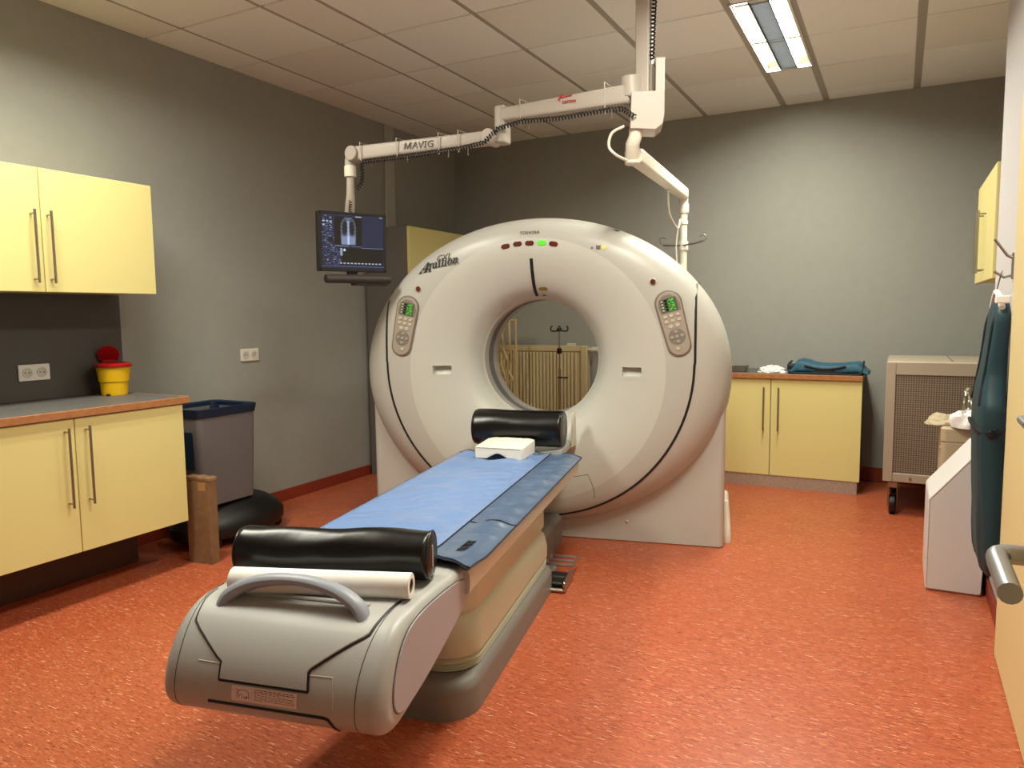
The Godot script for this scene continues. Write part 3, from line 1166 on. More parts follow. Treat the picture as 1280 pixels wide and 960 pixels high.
func couch() -> void:
	var o := thing("patient_table", "grey and cream motorised patient table on a pleated column in front of the scanner", "table", GO, TURN)
	# floor base
	var b := MB.new()
	var rings := []
	for q in [[0.0, 0.0], [0.085, 0.0], [0.105, 0.008], [0.118, 0.024], [0.120, 0.05]]:
		rings.append(b.ring(Vector3(0, q[0], 1.39), 0.272 - q[1], 0.655 - q[1], 0.13 - q[1] * 0.5, 8))
	b.loft(rings)
	part(o, "base", b, M.couch_base)
	# bellows
	b = MB.new()
	rings = []
	for q in [[0.118, 0.036], [0.124, 0.024], [0.130, 0.034], [0.137, 0.022], [0.144, 0.032], [0.151, 0.020], [0.160, 0.030], [0.172, 0.018], [0.22, 0.018], [0.275, 0.028], [0.293, 0.042], [0.301, 0.043], [0.320, 0.030], [0.40, 0.030], [0.483, 0.040]]:
		rings.append(b.ring(Vector3(0, q[0], 1.36), 0.272 - q[1], 0.62 - q[1], 0.12, 6))
	b.loft(rings)
	part(o, "bellows", b, M.bellows)
	# side rails and deck of the table top
	b = MB.new()
	rings = []
	var sec := [Vector2(0.285, 0.482), Vector2(0.314, 0.484), Vector2(0.323, 0.491), Vector2(0.325, 0.515), Vector2(0.325, 0.542), Vector2(0.318, 0.554), Vector2(0.303, 0.558)]
	for z in [0.43, 0.445, 1.0, 1.6, 2.16]:
		var r := PackedVector3Array()
		var k: float = 0.012 if z == 0.43 else 0.0
		for p in sec:
			r.append(Vector3(p.x - k, p.y, z))
		for i in range(sec.size() - 1, -1, -1):
			r.append(Vector3(-sec[i].x + k, sec[i].y, z))
		rings.append(r)
	b.loft(rings)
	part(o, "table_top", b, M.couch_rail)
	# foot housing: the side profile swept across with round edges
	var pr := foot_profile()
	var n := pr.size()
	var cen := Vector2.ZERO
	for p in pr:
		cen += p
	cen /= n
	rings = []
	var hw := 0.305
	var re := 0.036
	for k in 15:
		var x := 0.0
		var inset := 0.0
		if k < 7:
			var a := PI / 2 * k / 6.0
			x = -hw + re - re * cos(a)
			inset = re - re * sin(a)
		elif k == 7:
			x = 0.0
		else:
			var a := PI / 2 * (14 - k) / 6.0
			x = hw - re + re * cos(a)
			inset = re - re * sin(a)
		var r := PackedVector3Array()
		for i in n:
			var d := (pr[(i + 1) % n] - pr[(i - 1 + n) % n]).normalized()
			var nn := Vector2(-d.y, d.x)
			# the thin tail gives way less than the nose
			var room_ := clampf((pr[i].x - 1.95) / 0.45, 0.15, 1.0)
			var p := pr[i] - nn * inset * room_
			r.append(Vector3(x, p.y, p.x))
		rings.append(r)
	b = MB.new()
	b.loft(rings)
	var house := part(o, "foot_housing", b, M.couch)
	# inset side panels
	for s in [-1, 1]:
		var poly := PackedVector2Array()
		var src := [[2.06, 0.500], [2.21, 0.541], [2.39, 0.558], [2.50, 0.558], [2.565, 0.545], [2.613, 0.513], [2.645, 0.465], [2.657, 0.420], [2.648, 0.386], [2.62, 0.366], [2.56, 0.363], [2.43, 0.382], [2.30, 0.414], [2.18, 0.448], [2.08, 0.477], [2.05, 0.488]]
		var fine := []
		for i in src.size():
			var a0: Array = src[(i - 1 + src.size()) % src.size()]
			var a1: Array = src[i]
			var a2: Array = src[(i + 1) % src.size()]
			var a3: Array = src[(i + 2) % src.size()]
			for k in 4:
				var p := Vector2(a1[0], a1[1]).cubic_interpolate(Vector2(a2[0], a2[1]), Vector2(a0[0], a0[1]), Vector2(a3[0], a3[1]), k / 4.0)
				fine.append([p.x, p.y])
		src = fine
		for q in src:
			poly.append(Vector2(-q[0] * s, q[1]))
		b = MB.new()
		# prism looks along +z; turn it to face sideways
		b.prism(poly, 0.007, Transform3D(Basis(Vector3(0, 0, -s), Vector3.UP, Vector3(s, 0, 0)), Vector3(s * (hw - 0.003), 0, 0)), 0.003)
		part(house, "side_panel", b, M.couch_inset)
		var p3 := []
		for q in src:
			p3.append(Vector3(s * (hw + 0.0003), q[1], q[0]))
		p3.append(p3[0])
		b = MB.new()
		b.tube(p3, 0.0018, 6, false)
		part(house, "panel_seam", b, M.seam)
	# front lid: raised sheet following the nose
	var rows := []
	var left := [[0.10, -0.258], [0.25, -0.262], [0.317, -0.247], [0.335, -0.228], [0.401, -0.142], [0.402, -0.132], [0.445, -0.128]]
	var right := [[0.10, 0.250], [0.227, 0.242], [0.306, 0.228], [0.334, 0.190], [0.400, 0.106], [0.401, 0.102], [0.445, 0.108]]
	var edge := func(tab: Array, s: float) -> float:
		for i in tab.size() - 1:
			if s <= tab[i + 1][0]:
				return lerpf(tab[i][1], tab[i + 1][1], clampf((s - tab[i][0]) / (tab[i + 1][0] - tab[i][0]), 0, 1))
		return tab[tab.size() - 1][1]
	for k in 37:
		var s := lerpf(0.10, 0.445, k / 36.0)
		var xl: float = edge.call(left, s)
		var xr: float = edge.call(right, s)
		var r := PackedVector3Array()
		r.append(foot_at(xl, s, -0.004)); r.append(foot_at(xl, s, 0.003)); r.append(foot_at(xl + 0.003, s, 0.005))
		r.append(foot_at(xr - 0.003, s, 0.005)); r.append(foot_at(xr, s, 0.003)); r.append(foot_at(xr, s, -0.004))
		rows.append(r)
	b = MB.new()
	b.loft(rows)
	var lid := part(house, "front_lid", b, M.couch)
	var gap := []
	for k in 37:
		var s := lerpf(0.20, 0.447, k / 36.0)
		gap.append(foot_at(edge.call(left, s) - 0.003, s, 0.0))
	for k in 13:
		gap.append(foot_at(lerpf(-0.131, 0.111, k / 12.0), 0.449, 0.0))
	for k in 37:
		var s := lerpf(0.447, 0.16, k / 36.0)
		gap.append(foot_at(edge.call(right, s) + 0.003, s, 0.0))
	b = MB.new()
	b.tube(gap, 0.0032, 6)
	part(lid, "lid_gap", b, M.gasket)
	# ring seams near both ends of the nose
	for s in [-1, 1]:
		var p3 := []
		for k in 30:
			p3.append(foot_at(-0.012 + s * (0.245 + 0.02 * smoothstep(0.40, 0.10, 0.10 + 0.5 * k / 29.0)), lerpf(0.16, 0.62, k / 29.0), -0.0006))
		b = MB.new()
		b.tube(p3, 0.0016, 6)
		part(house, "housing_seam", b, M.seam)
		p3 = []
		for q in ([[-0.198, 0.411], [-0.135, 0.412]] if s < 0 else [[0.108, 0.412], [0.168, 0.410], [0.176, 0.448], [0.178, 0.482]]):
			p3.append(foot_at(q[0], q[1], 0.0))
		b = MB.new()
		b.tube(p3, 0.0014, 6)
		part(house, "cover_seam", b, M.couch_rail)
	# pull slot under the label
	var slot := []
	for k in 21:
		slot.append(foot_at(lerpf(-0.160, 0.155, k / 20.0), 0.503, 0.0))
	for q in [[0.164, 0.506], [0.170, 0.516], [0.175, 0.535], [0.178, 0.555]]:
		slot.append(foot_at(q[0], q[1], 0.0))
	b = MB.new()
	b.tube(slot, 0.0042, 6)
	part(house, "pull_slot", b, M.gasket)
	# notice label
	b = MB.new()
	for k in 4:
		pass
	var rows2 := 4
	for k in rows2:
		var s0 := 0.455 + 0.036 * k / rows2
		var s1 := 0.455 + 0.036 * (k + 1) / rows2
		b.use_uv = true
		var v0 := float(k) / rows2
		var v1 := float(k + 1) / rows2
		var A := foot_at(-0.093, s0, 0.0015); var B := foot_at(0.085, s0, 0.0015)
		var C := foot_at(0.085, s1, 0.0015); var D := foot_at(-0.093, s1, 0.0015)
		b.tri(A, B, C); b.tri(A, C, D)
		for uv in [Vector2(0, v0), Vector2(1, v0), Vector2(1, v1), Vector2(0, v0), Vector2(1, v1), Vector2(0, v1)]:
			b.uvs.append(uv)
	part(house, "notice_label", b, M.sticker)
	# bow handle
	var bow := []
	var rad := []
	for k in 25:
		var a := PI * k / 24.0
		bow.append(Vector3(-0.008 - cos(a) * 0.200, 0.556 + sin(a) * 0.084, 2.572 - sin(a) * 0.020))
		rad.append(0.021 + 0.005 * absf(cos(a)))
	b = MB.new()
	b.tube(bow, rad, 12, true, 0.72)
	part(house, "handle", b, M.couch_handle)
	# tray edge behind the handle
	b = MB.new()
	b.bb(Vector3(-0.21, 0.570, 2.525), Vector3(0.19, 0.590, 2.540), 0.003)
	part(house, "tray_lip", b, M.couch)
	# head holder carrier at the far end
	b = MB.new()
	rings = []
	for q in [[0.44, 0.0], [0.30, 0.0], [0.16, 0.0], [0.10, 0.03], [0.07, 0.08]]:
		var r := PackedVector3Array()
		var w: float = 0.235 - q[1]
		for k in 13:
			var u := k / 6.0 - 1.0
			r.append(Vector3(u * w, 0.56 + 0.035 * u * u, q[0]))
		for k in 13:
			var u := 1.0 - k / 6.0
			r.append(Vector3(u * w, 0.535 + 0.035 * u * u, q[0]))
		rings.append(r)
	b.loft(rings)
	var holder := part(o, "head_holder", b, M.couch)
	for s in [-1, 1]:
		b = MB.new()
		var ear := PackedVector2Array([Vector2(-0.05, 0.0), Vector2(0.05, 0.0), Vector2(0.04, 0.10), Vector2(0.028, 0.165), Vector2(0.012, 0.187), Vector2(-0.008, 0.19), Vector2(-0.026, 0.176), Vector2(-0.038, 0.13)])
		b.prism(ear, 0.012, Transform3D(Basis(Vector3(0, 0, -1), Vector3.UP, Vector3(1, 0, 0)), Vector3(s * 0.245 - 0.006, 0.575, 0.16)), 0.002)
		part(holder, "side_tab", b, M.couch_inset if s < 0 else M.couch_rail)
	# neck that joins the base to the gantry, and the foot pedals
	b = MB.new()
	rings = []
	for q in [[0.0, 0.0], [0.14, 0.0], [0.165, 0.02]]:
		rings.append(b.ring(Vector3(0, q[0], 0.40), 0.16 - q[1], 0.37 - q[1], 0.06, 5))
	b.loft(rings)
	part(o, "cable_neck", b, M.couch_base)
	b = MB.new()
	b.bb(Vector3(0.17, 0.0, 0.60), Vector3(0.245, 0.045, 0.80), 0.012)
	part(o, "pedal_block", b, M.couch_base)
	b = MB.new()
	for q in [[[0.20, 0.065, 0.66], [0.335, 0.065, 0.66]], [[0.20, 0.065, 0.53], [0.335, 0.065, 0.53]], [[0.335, 0.065, 0.66], [0.335, 0.065, 0.53]], [[0.20, 0.065, 0.595], [0.335, 0.065, 0.595]], [[0.20, 0.065, 0.66], [0.20, 0.065, 0.53]]]:
		b.tube([Vector3(q[0][0], q[0][1], q[0][2]), Vector3(q[1][0], q[1][1], q[1][2])], 0.006, 6)
	var guard := part(o, "pedal_guard", b, M.steel_bright)
	b = MB.new()
	b.bb(Vector3(0.22, 0.0, 0.675), Vector3(0.335, 0.02, 0.87), 0.006)
	b.bb(Vector3(0.325, 0.0, 0.675), Vector3(0.342, 0.055, 0.87), 0.006)
	part(o, "pedal_plate", b, M.steel)
	for k in 2:
		b = MB.new()
		b.bb(Vector3(0.235, 0.022, 0.69 + k * 0.085), Vector3(0.32, 0.042, 0.76 + k * 0.085), 0.006)
		part(o, "foot_pedal", b, M.black)

func wrinkle(nz: FastNoiseLite, x: float, z: float) -> float:
	# folds run mainly across the mat, a little aslant
	var a := nz.get_noise_2d((x * 0.55 - z * 0.25) * 4.0, (z + x * 0.55) * 10.0)
	# short gathers beside the seam
	var g := nz.get_noise_2d((x + 0.4 * z) * 6.0 + 40.0, (z + x * 0.3) * 26.0) * smoothstep(0.075, 0.0, absf(absf(x - 0.178) - 0.08))
	# the printed patch lies flat
	var flat := 1.0 - smoothstep(0.20, 0.23, x) * smoothstep(0.17, 0.11, absf(z - 2.02))
	return (a * 0.019 * smoothstep(0.0, 0.08, absf(x - 0.178)) + g * 0.007) * flat

func mat_y(nz: FastNoiseLite, x: float, z: float) -> float:
	var y := 0.5665 + 0.010 + wrinkle(nz, x, z) * smoothstep(0.34, 0.26, absf(x))
	y += smoothstep(2.0, 2.2, z) * 0.018
	y -= smoothstep(0.285, 0.34, absf(x)) * 0.016
	return y

func mat_sheet(nz: FastNoiseLite, x0: float, x1: float, nx: int, z0: float, z1: float, nzz: int, tip: float) -> MB:
	var b := MB.new()
	var rings := []
	for j in nzz + 1:
		var r := PackedVector3Array()
		var row := []
		for i in nx + 1:
			var x := lerpf(x0, x1, float(i) / nx)
			var end := z1 + tip * smoothstep(0.15, 0.335, x) - 0.02 * smoothstep(0.28, 0.15, absf(x - 0.26)) * 0.0
			var z := lerpf(z0, end, float(j) / nzz)
			row.append(Vector3(x, mat_y(nz, x, z), z))
		for p in row:
			r.append(p)
		for i in range(row.size() - 1, -1, -1):
			r.append(row[i] - Vector3(0, 0.006, 0))
		rings.append(r)
	b.loft(rings, false, false)
	# close both ends
	for e in [0, nzz]:
		var r: PackedVector3Array = rings[e]
		for i in nx:
			b.quad(r[i], r[i + 1], r[2 * nx - i], r[2 * nx + 1 - i])
	return b

func couch_things() -> void:
	var nz := FastNoiseLite.new()
	nz.seed = 19
	nz.frequency = 1.0
	nz.fractal_octaves = 2
	# blue mat
	var o := thing("table_mat", "light blue vinyl mat with a darker quilted border along one side on the patient table", "mat", GO, TURN)
	part(o, "mat_centre", mat_sheet(nz, -0.335, 0.178, 54, 0.42, 2.165, 150, 0.03), M.blue, 70)
	part(o, "mat_border", mat_sheet(nz, 0.178, 0.338, 18, 0.42, 2.165, 150, 0.03), M.blue_edge, 70)
	var b := MB.new()
	for line in [0.178, 0.336, -0.333]:
		var p3 := []
		for j in 90:
			var z := lerpf(0.42, 2.165 + 0.03 * smoothstep(0.15, 0.335, line), j / 89.0)
			p3.append(Vector3(line, mat_y(nz, line, z) + (0.0012 if line == 0.178 else -0.002), z))
		b.tube(p3, 0.0028, 6)
	for zz in [2.165, 0.42, 1.735]:
		var p3 := []
		for j in 40:
			var x := lerpf(-0.335 if zz != 1.735 else 0.178, 0.337, j / 39.0)
			var z: float = zz + (0.03 * smoothstep(0.15, 0.335, x) if zz > 2 else 0.0)
			if zz == 1.735:
				z += 0.03 * sin(j / 39.0 * PI) - 0.04 * j / 39.0
			p3.append(Vector3(x, mat_y(nz, x, z) + 0.001, z))
		b.tube(p3, 0.0026, 6)
	part(o, "piping", b, M.navy)
	var ly := mat_y(nz, 0.262, 2.03) + 0.006
	lettering(o, "mat_lettering", "SPECTRAL", 0.026, Transform3D(Basis(Vector3(0.05, 0.0, -1).normalized(), Vector3(-1, 0, -0.05).normalized(), Vector3.UP), Vector3(0.262, ly - 0.003, 2.02)), M.ink, "Droid Sans", 0.1, 0.8, true, 0.003)
	# bolsters
	bolster("bolster_cushion", "long black vinyl bolster cushion lying across the foot of the patient table", Vector3(-0.002, 0.649, 2.352), 0.555, 0.070, 3, 0.007, 9.5)
	bolster("bolster_cushion", "fat black vinyl bolster cushion lying in the head holder before the bore", Vector3(-0.025, 0.690, 0.315), 0.50, 0.098, 8, 0.004, 0.0)
	# paper roll
	o = thing("paper_roll", "roll of white couch paper lying behind the grey handle", "paper roll", GO + Basis(Vector3.UP, deg_to_rad(TURN)) * Vector3(0.030, 0.614, 2.492), TURN + 8.5)
	b = MB.new()
	b.lathe([Vector2(0.0195, -0.243), Vector2(0.032, -0.243), Vector2(0.0335, -0.241), Vector2(0.0335, 0.241), Vector2(0.032, 0.243), Vector2(0.0195, 0.243), Vector2(0.0195, -0.243)], 28, Transform3D(Basis(Vector3(0, 0, 1), -PI / 2), Vector3.ZERO), false, false)
	part(o, "paper", b, M.paper)
	b = MB.new()
	b.lathe([Vector2(0.0165, -0.241), Vector2(0.0193, -0.241), Vector2(0.0193, 0.241), Vector2(0.0165, 0.241), Vector2(0.0165, -0.241)], 20, Transform3D(Basis(Vector3(0, 0, 1), -PI / 2), Vector3.ZERO), false, false)
	part(o, "cardboard_core", b, M.card_core)
	# white head pillow with an arch cut in its lower front
	o = thing("head_pillow", "small white wedge pillow with an arched cut-out on the blue mat", "pillow", GO + Basis(Vector3.UP, deg_to_rad(TURN)) * Vector3(-0.040, 0.582, 0.535), TURN - 4.0)
	b = MB.new()
	var rings := []
	var pn := FastNoiseLite.new()
	pn.seed = 4
	pn.frequency = 9.0
	for k in 17:
		var z := lerpf(-0.115, 0.115, k / 16.0)
		var e := 1.0 - pow(absf(z) / 0.115, 8.0) * 0.06
		var h := lerpf(0.075, 0.060, k / 16.0)
		var r := PackedVector3Array()
		var half := 0.128 * e
		for i in 13:                           # top, left to right
			var u := i / 6.0 - 1.0
			r.append(Vector3(u * half, h * e - 0.007 * pow(absf(u), 6.0) + 0.003 * pn.get_noise_2d(u, z * 8.0), z))
		r.append(Vector3(half * 1.015, h * 0.6, z)); r.append(Vector3(half * 1.0, h * 0.25 + 0.003, z))
		for i in 13:                           # underside, right to left, arched
			var u := 1.0 - i / 6.0
			var arch := maxf(0.0, 1.0 - pow(u / 0.42, 2.0))
			r.append(Vector3(u * half, 0.027 * sqrt(arch), z))
		r.append(Vector3(-half * 1.0, h * 0.25 + 0.003, z)); r.append(Vector3(-half * 1.015, h * 0.6, z))
		rings.append(r)
	b.loft(rings)
	part(o, "cushion", b, M.pillow, 50)
	b = MB.new()
	var seam := []
	for i in 13:
		var u := i / 6.0 - 1.0
		seam.append(Vector3(u * 0.1215, 0.0535, 0.1155))
	b.tube(seam, 0.0018, 6)
	part(o, "seam", b, M.socket_in)

func bolster(called: String, label: String, at: Vector3, length: float, r: float, seed_: int, dent: float, aslant: float) -> void:
	var o := thing(called, label, "cushion", GO + Basis(Vector3.UP, deg_to_rad(TURN)) * at, TURN + aslant)
	var nz := FastNoiseLite.new()
	nz.seed = seed_
	nz.frequency = 1.0
	nz.fractal_octaves = 2
	var rings := []
	var K := 72
	for k in K + 1:
		var u := float(k) / K
		var x := (u - 0.5) * length
		var e := minf(u, 1.0 - u) * length
		var rr := r * (0.0 if e < 1e-6 else 1.0)
		if e < 0.02:
			rr = r - 0.02 + sqrt(maxf(0.0, 0.0004 - pow(0.02 - e, 2.0)))
		var ring := PackedVector3Array()
		for j in 40:
			var a := TAU * j / 40.0
			var d := 0.0
			if e > 0.012:
				d = dent * (nz.get_noise_3d(x * 3.2, cos(a) * 0.6, sin(a) * 0.6) - 0.15 - 0.35 * smoothstep(0.3, 0.9, sin(a)) * (0.5 + 0.5 * sin(x * 17.0 + seed_)))
				d += 0.0003 * nz.get_noise_3d(x * 60.0, cos(a) * 3.0, sin(a) * 3.0 + 7.0)
			d *= smoothstep(-1.0, -0.5, sin(a)) 
			ring.append(Vector3(x, sin(a) * (rr + d), cos(a) * (rr + d)))
		rings.append(ring)
	var b := MB.new()
	b.loft(rings)
	part(o, "cover", b, M.vinyl, 70)
	for s in [-1, 1]:
		b = MB.new()
		var p3 := []
		for j in 33:
			var a := TAU * j / 32.0
			p3.append(Vector3(s * (length / 2 - 0.006), sin(a) * (r - 0.006), cos(a) * (r - 0.006)))
		b.tube(p3, 0.003, 6, false)
		part(o, "piping", b, M.vinyl)
	b = MB.new()
	b.bb(Vector3(length / 2, -0.03, 0.008), Vector3(length / 2 + 0.0015, 0.03, 0.022))
	part(o, "care_tag", b, M.tag)

# ---------------------------------------------------------------- ceiling arms
func helix(path: Array, r: float, turns_per_m: float) -> Array:
	var c := Curve3D.new()
	for p in path:
		c.add_point(p)
	var L := c.get_baked_length()
	var n := int(L * turns_per_m * 7)
	var out := []
	for i in n + 1:
		var d := L * i / n
		var p := c.sample_baked(d)
		var t := (c.sample_baked(minf(d + 0.01, L)) - c.sample_baked(maxf(d - 0.01, 0.0))).normalized()
		var s := t.cross(Vector3(0.3, 0.2, 1)).normalized()
		var u := s.cross(t)
		var a := TAU * turns_per_m * d
		out.append(p + s * cos(a) * r + u * sin(a) * r)
	return out

func beam(b: MB, a: Vector3, c: Vector3, w0: float, h0: float, w1: float, h1: float) -> void:
	# rounded box beam from a to c
	var d := (c - a).normalized()
	var side := d.cross(Vector3.UP).normalized()
	var up := side.cross(d)
	var rings := []
	for q in [[0.0, 0.82], [0.012, 1.0], [0.5, 1.0], [0.988, 1.0], [1.0, 0.82]]:
		var p := a.lerp(c, q[0])
		var w: float = lerpf(w0, w1, q[0]) * 0.5 * q[1]
		var h: float = lerpf(h0, h1, q[0]) * 0.5 * q[1]
		var r := PackedVector3Array()
		for k in 20:
			var t := TAU * (k + 0.5) / 20.0
			var cx := signf(cos(t)) * pow(absf(cos(t)), 0.38)
			var cy := signf(sin(t)) * pow(absf(sin(t)), 0.38)
			r.append(p + side * cx * w + up * cy * h)
		rings.append(r)
	b.loft(rings)

func boom() -> void:
	var base := Vector3(-1.125, 0, -3.55)
	var o := thing("ceiling_boom", "beige ceiling column with a jointed arm carrying the monitor and coiled black cables", "boom arm", base)
	var b := MB.new()
	b.rbox(Vector3(0, 2.545, 0), Vector3(0.068, 0.69, 0.085), 0.008, 0.002)
	part(o, "column", b, M.boom)
	b = MB.new()
	b.bb(Vector3(0.036, 2.20, -0.02), Vector3(0.040, 2.88, 0.02), 0.001)
	part(o, "cable_channel", b, M.cord_light)
	b = MB.new()
	b.lathe([Vector2(0.0, CEIL), Vector2(0.14, CEIL), Vector2(0.14, CEIL - 0.02), Vector2(0.12, CEIL - 0.03), Vector2(0.0, CEIL - 0.03)], 28)
	part(o, "ceiling_plate", b, M.boom)
	# bracket: a rounded box with the column let into its top
	b = MB.new()
	var poly := PackedVector2Array([Vector2(-0.075, 2.175), Vector2(0.045, 2.165), Vector2(0.078, 2.19), Vector2(0.085, 2.23), Vector2(0.085, 2.495), Vector2(0.045, 2.495), Vector2(0.045, 2.345), Vector2(-0.07, 2.345)])
	b.prism(poly, 0.15, Transform3D(Basis(Vector3.UP, deg_to_rad(20)), Vector3(-0.02, 0, -0.07)), 0.004)
	part(o, "bracket", b, M.boom)
	b = MB.new()
	b.lathe([Vector2(0.0, 2.33), Vector2(0.05, 2.33), Vector2(0.055, 2.335), Vector2(0.055, 2.425), Vector2(0.05, 2.43), Vector2(0.0, 2.43)], 20, Transform3D(Basis.IDENTITY, Vector3(-0.055, 0.0, 0.03)))
	part(o, "pivot", b, M.boom)
	# upper arm
	var J0 := Vector3(-0.055, 2.345, 0.03)
	var J1 := Vector3(-0.722, 2.318, 0.10)
	b = MB.new()
	beam(b, J0, J1, 0.10, 0.098, 0.095, 0.070)
	var ua := part(o, "upper_arm", b, M.boom)
	b = MB.new()
	b.bb(Vector3(-0.30, 2.375, 0.11), Vector3(-0.23, 2.39, 0.112))
	var arrow := lettering(ua, "warning_lettering", "CAUTION", 0.013, Transform3D(Basis(Vector3.UP, deg_to_rad(6)), Vector3(-0.345, 2.338, 0.1125)), M.ink_red, "Droid Sans", 0.0, 0.9, true)
	b = MB.new()
	b.prism(PackedVector2Array([Vector2(-0.035, 0.012), Vector2(0.03, 0.02), Vector2(0.03, 0.026), Vector2(-0.02, 0.02), Vector2(-0.024, 0.03), Vector2(-0.045, 0.010), Vector2(-0.03, -0.004)]), 0.001, Transform3D(Basis(Vector3.UP, deg_to_rad(6)), Vector3(-0.36, 2.345, 0.1125)))
	part(ua, "red_arrow", b, M.ink_red)
	# knuckle
	b = MB.new()
	b.rbox(Vector3(J1.x, 2.273, J1.z), Vector3(0.062, 0.185, 0.09), 0.02, 0.006, 4)
	part(o, "knuckle", b, M.boom)
	var J2 := Vector3(-0.775, 2.213, 0.12)
	var J3 := Vector3(-1.57, 2.194, 0.238)
	b = MB.new()
	b.lathe([Vector2(0.0, -0.052), Vector2(0.036, -0.052), Vector2(0.040, -0.048), Vector2(0.040, 0.048), Vector2(0.036, 0.052), Vector2(0.0, 0.052)], 24, Transform3D(Basis(Vector3.RIGHT, PI / 2), J2))
	part(o, "joint_disc", b, M.boom)
	b = MB.new()
	beam(b, J2, J3, 0.075, 0.068, 0.072, 0.080)
	var la := part(o, "lower_arm", b, M.boom)
	lettering(la, "maker_lettering", "MAVIG", 0.034, Transform3D(Basis(Vector3.UP, deg_to_rad(8.5)), Vector3(-1.165, 2.204, 0.2185)), M.ink_soft, "Droid Sans", 0.15, 1.25, false)
	b = MB.new()
	b.lathe([Vector2(0.0, -0.05), Vector2(0.036, -0.05), Vector2(0.040, -0.046), Vector2(0.040, 0.046), Vector2(0.036, 0.05), Vector2(0.0, 0.05)], 24, Transform3D(Basis(Vector3.RIGHT, PI / 2), J3))
	part(o, "joint_disc", b, M.boom)
	# drop tube to the monitor
	b = MB.new()
	b.tube([J3 + Vector3(-0.01, 0.012, 0), J3 + Vector3(-0.030, 0.0, 0), J3 + Vector3(-0.041, -0.03, 0), J3 + Vector3(-0.043, -0.075, 0)], 0.030, 14)
	part(o, "elbow", b, M.boom)
	b = MB.new()
	b.lathe([Vector2(0.0, -0.03), Vector2(0.030, -0.03), Vector2(0.033, -0.026), Vector2(0.033, 0.026), Vector2(0.030, 0.03), Vector2(0.0, 0.03)], 20, Transform3D(Basis.IDENTITY, J3 + Vector3(-0.043, -0.088, 0)))
	part(o, "collar", b, M.boom_white)
	b = MB.new()
	b.tube([J3 + Vector3(-0.043, -0.11, 0), J3 + Vector3(-0.045, -0.16, 0), J3 + Vector3(-0.048, -0.215, -0.003), J3 + Vector3(-0.060, -0.255, -0.012), J3 + Vector3(-0.080, -0.295, -0.03), J3 + Vector3(-0.095, -0.36, -0.045), J3 + Vector3(-0.097, -0.46, -0.05)], [0.021, 0.021, 0.023, 0.026, 0.027, 0.024, 0.024], 14)
	part(o, "drop_tube", b, M.boom)
	# cable clips and cable
	for q in [[J0, J1, 0.17, 0.062], [J0, J1, 0.82, 0.052], [J2, J3, 0.20, 0.042], [J2, J3, 0.34, 0.042], [J2, J3, 0.645, 0.042], [J2, J3, 0.92, 0.042]]:
		var p: Vector3 = q[0].lerp(q[1], q[2])
		var h: float = q[3]
		b = MB.new()
		b.tube([p + Vector3(0, -h - 0.02, 0.045), p + Vector3(0, h + 0.005, 0.052), p + Vector3(0, h + 0.008, -0.052), p + Vector3(0, -h - 0.02, -0.045)], 0.0028, 6)
		part(o, "cable_clip", b, M.cord_light)
	b = MB.new()
	b.tube(helix([J0 + Vector3(0.04, -0.12, 0.07), J0 + Vector3(-0.02, -0.075, 0.07), J0.lerp(J1, 0.17) + Vector3(0, -0.065, 0.055), J0.lerp(J1, 0.5) + Vector3(0, -0.068, 0.055), J0.lerp(J1, 0.82) + Vector3(0, -0.055, 0.055), J1 + Vector3(0.0, -0.075, 0.06), J2 + Vector3(-0.01, -0.035, 0.065), J2.lerp(J3, 0.2) + Vector3(0, -0.045, 0.04), J2.lerp(J3, 0.5) + Vector3(0, -0.052, 0.04), J2.lerp(J3, 0.92) + Vector3(0, -0.055, 0.04), J3 + Vector3(0.055, -0.10, 0.02), J3 + Vector3(0.05, -0.165, 0.02), J3 + Vector3(0.02, -0.19, 0.02)], 0.0105, 62.0), 0.0036, 5)
	var cc := part(o, "coiled_cable", b, M.cord)
	b = MB.new()
	b.tube(helix([Vector3(0.052, 2.86, 0.0), Vector3(0.050, 2.70, 0.02), Vector3(0.046, 2.50, 0.03)], 0.009, 55.0), 0.0045, 5)
	part(o, "coiled_cable", b, M.cord)
	b = MB.new()
	b.tube(helix([J3 + Vector3(-0.03, -0.25, 0.02), J3 + Vector3(-0.055, -0.31, 0.0)], 0.007, 70.0), 0.003, 4)
	part(o, "coiled_cable", b, M.cord)
	# second arm, holding the pole behind the gantry
	o = thing("ceiling_support_arm", "cream sprung ceiling arm with a hanging pole and drip hooks behind the gantry", "support arm", base)
	var A := Vector3(-0.045, 2.165, 0.045)
	var B := Vector3(-0.060, 2.06, 0.0)
	var C := Vector3(-0.195, 2.10, -1.50)
	b = MB.new()
	b.tube([A + Vector3(0.02, 0.03, 0), A + Vector3(0.015, -0.02, 0), A + Vector3(0, -0.05, -0.005), B + Vector3(0.0, -0.01, 0.0)], [0.032, 0.032, 0.034, 0.034], 12)
	part(o, "shoulder", b, M.boom_white)
	b = MB.new()
	b.lathe([Vector2(0.0, -0.035), Vector2(0.03, -0.035), Vector2(0.036, -0.028), Vector2(0.036, 0.028), Vector2(0.03, 0.035), Vector2(0.0, 0.035)], 18, Transform3D(Basis.IDENTITY, B))
	part(o, "pivot", b, M.boom_white)
	b = MB.new()
	beam(b, B + Vector3(0.01, 0.01, -0.02), C, 0.075, 0.075, 0.065, 0.075)
	part(o, "spring_arm", b, M.boom_white)
	b = MB.new()
	b.lathe([Vector2(0.0, -0.13), Vector2(0.028, -0.13), Vector2(0.034, -0.12), Vector2(0.034, -0.07), Vector2(0.028, -0.06), Vector2(0.028, 0.03), Vector2(0.022, 0.04), Vector2(0.0, 0.04)], 16, Transform3D(Basis.IDENTITY, C))
	part(o, "end_joint", b, M.boom_white)
	b = MB.new()
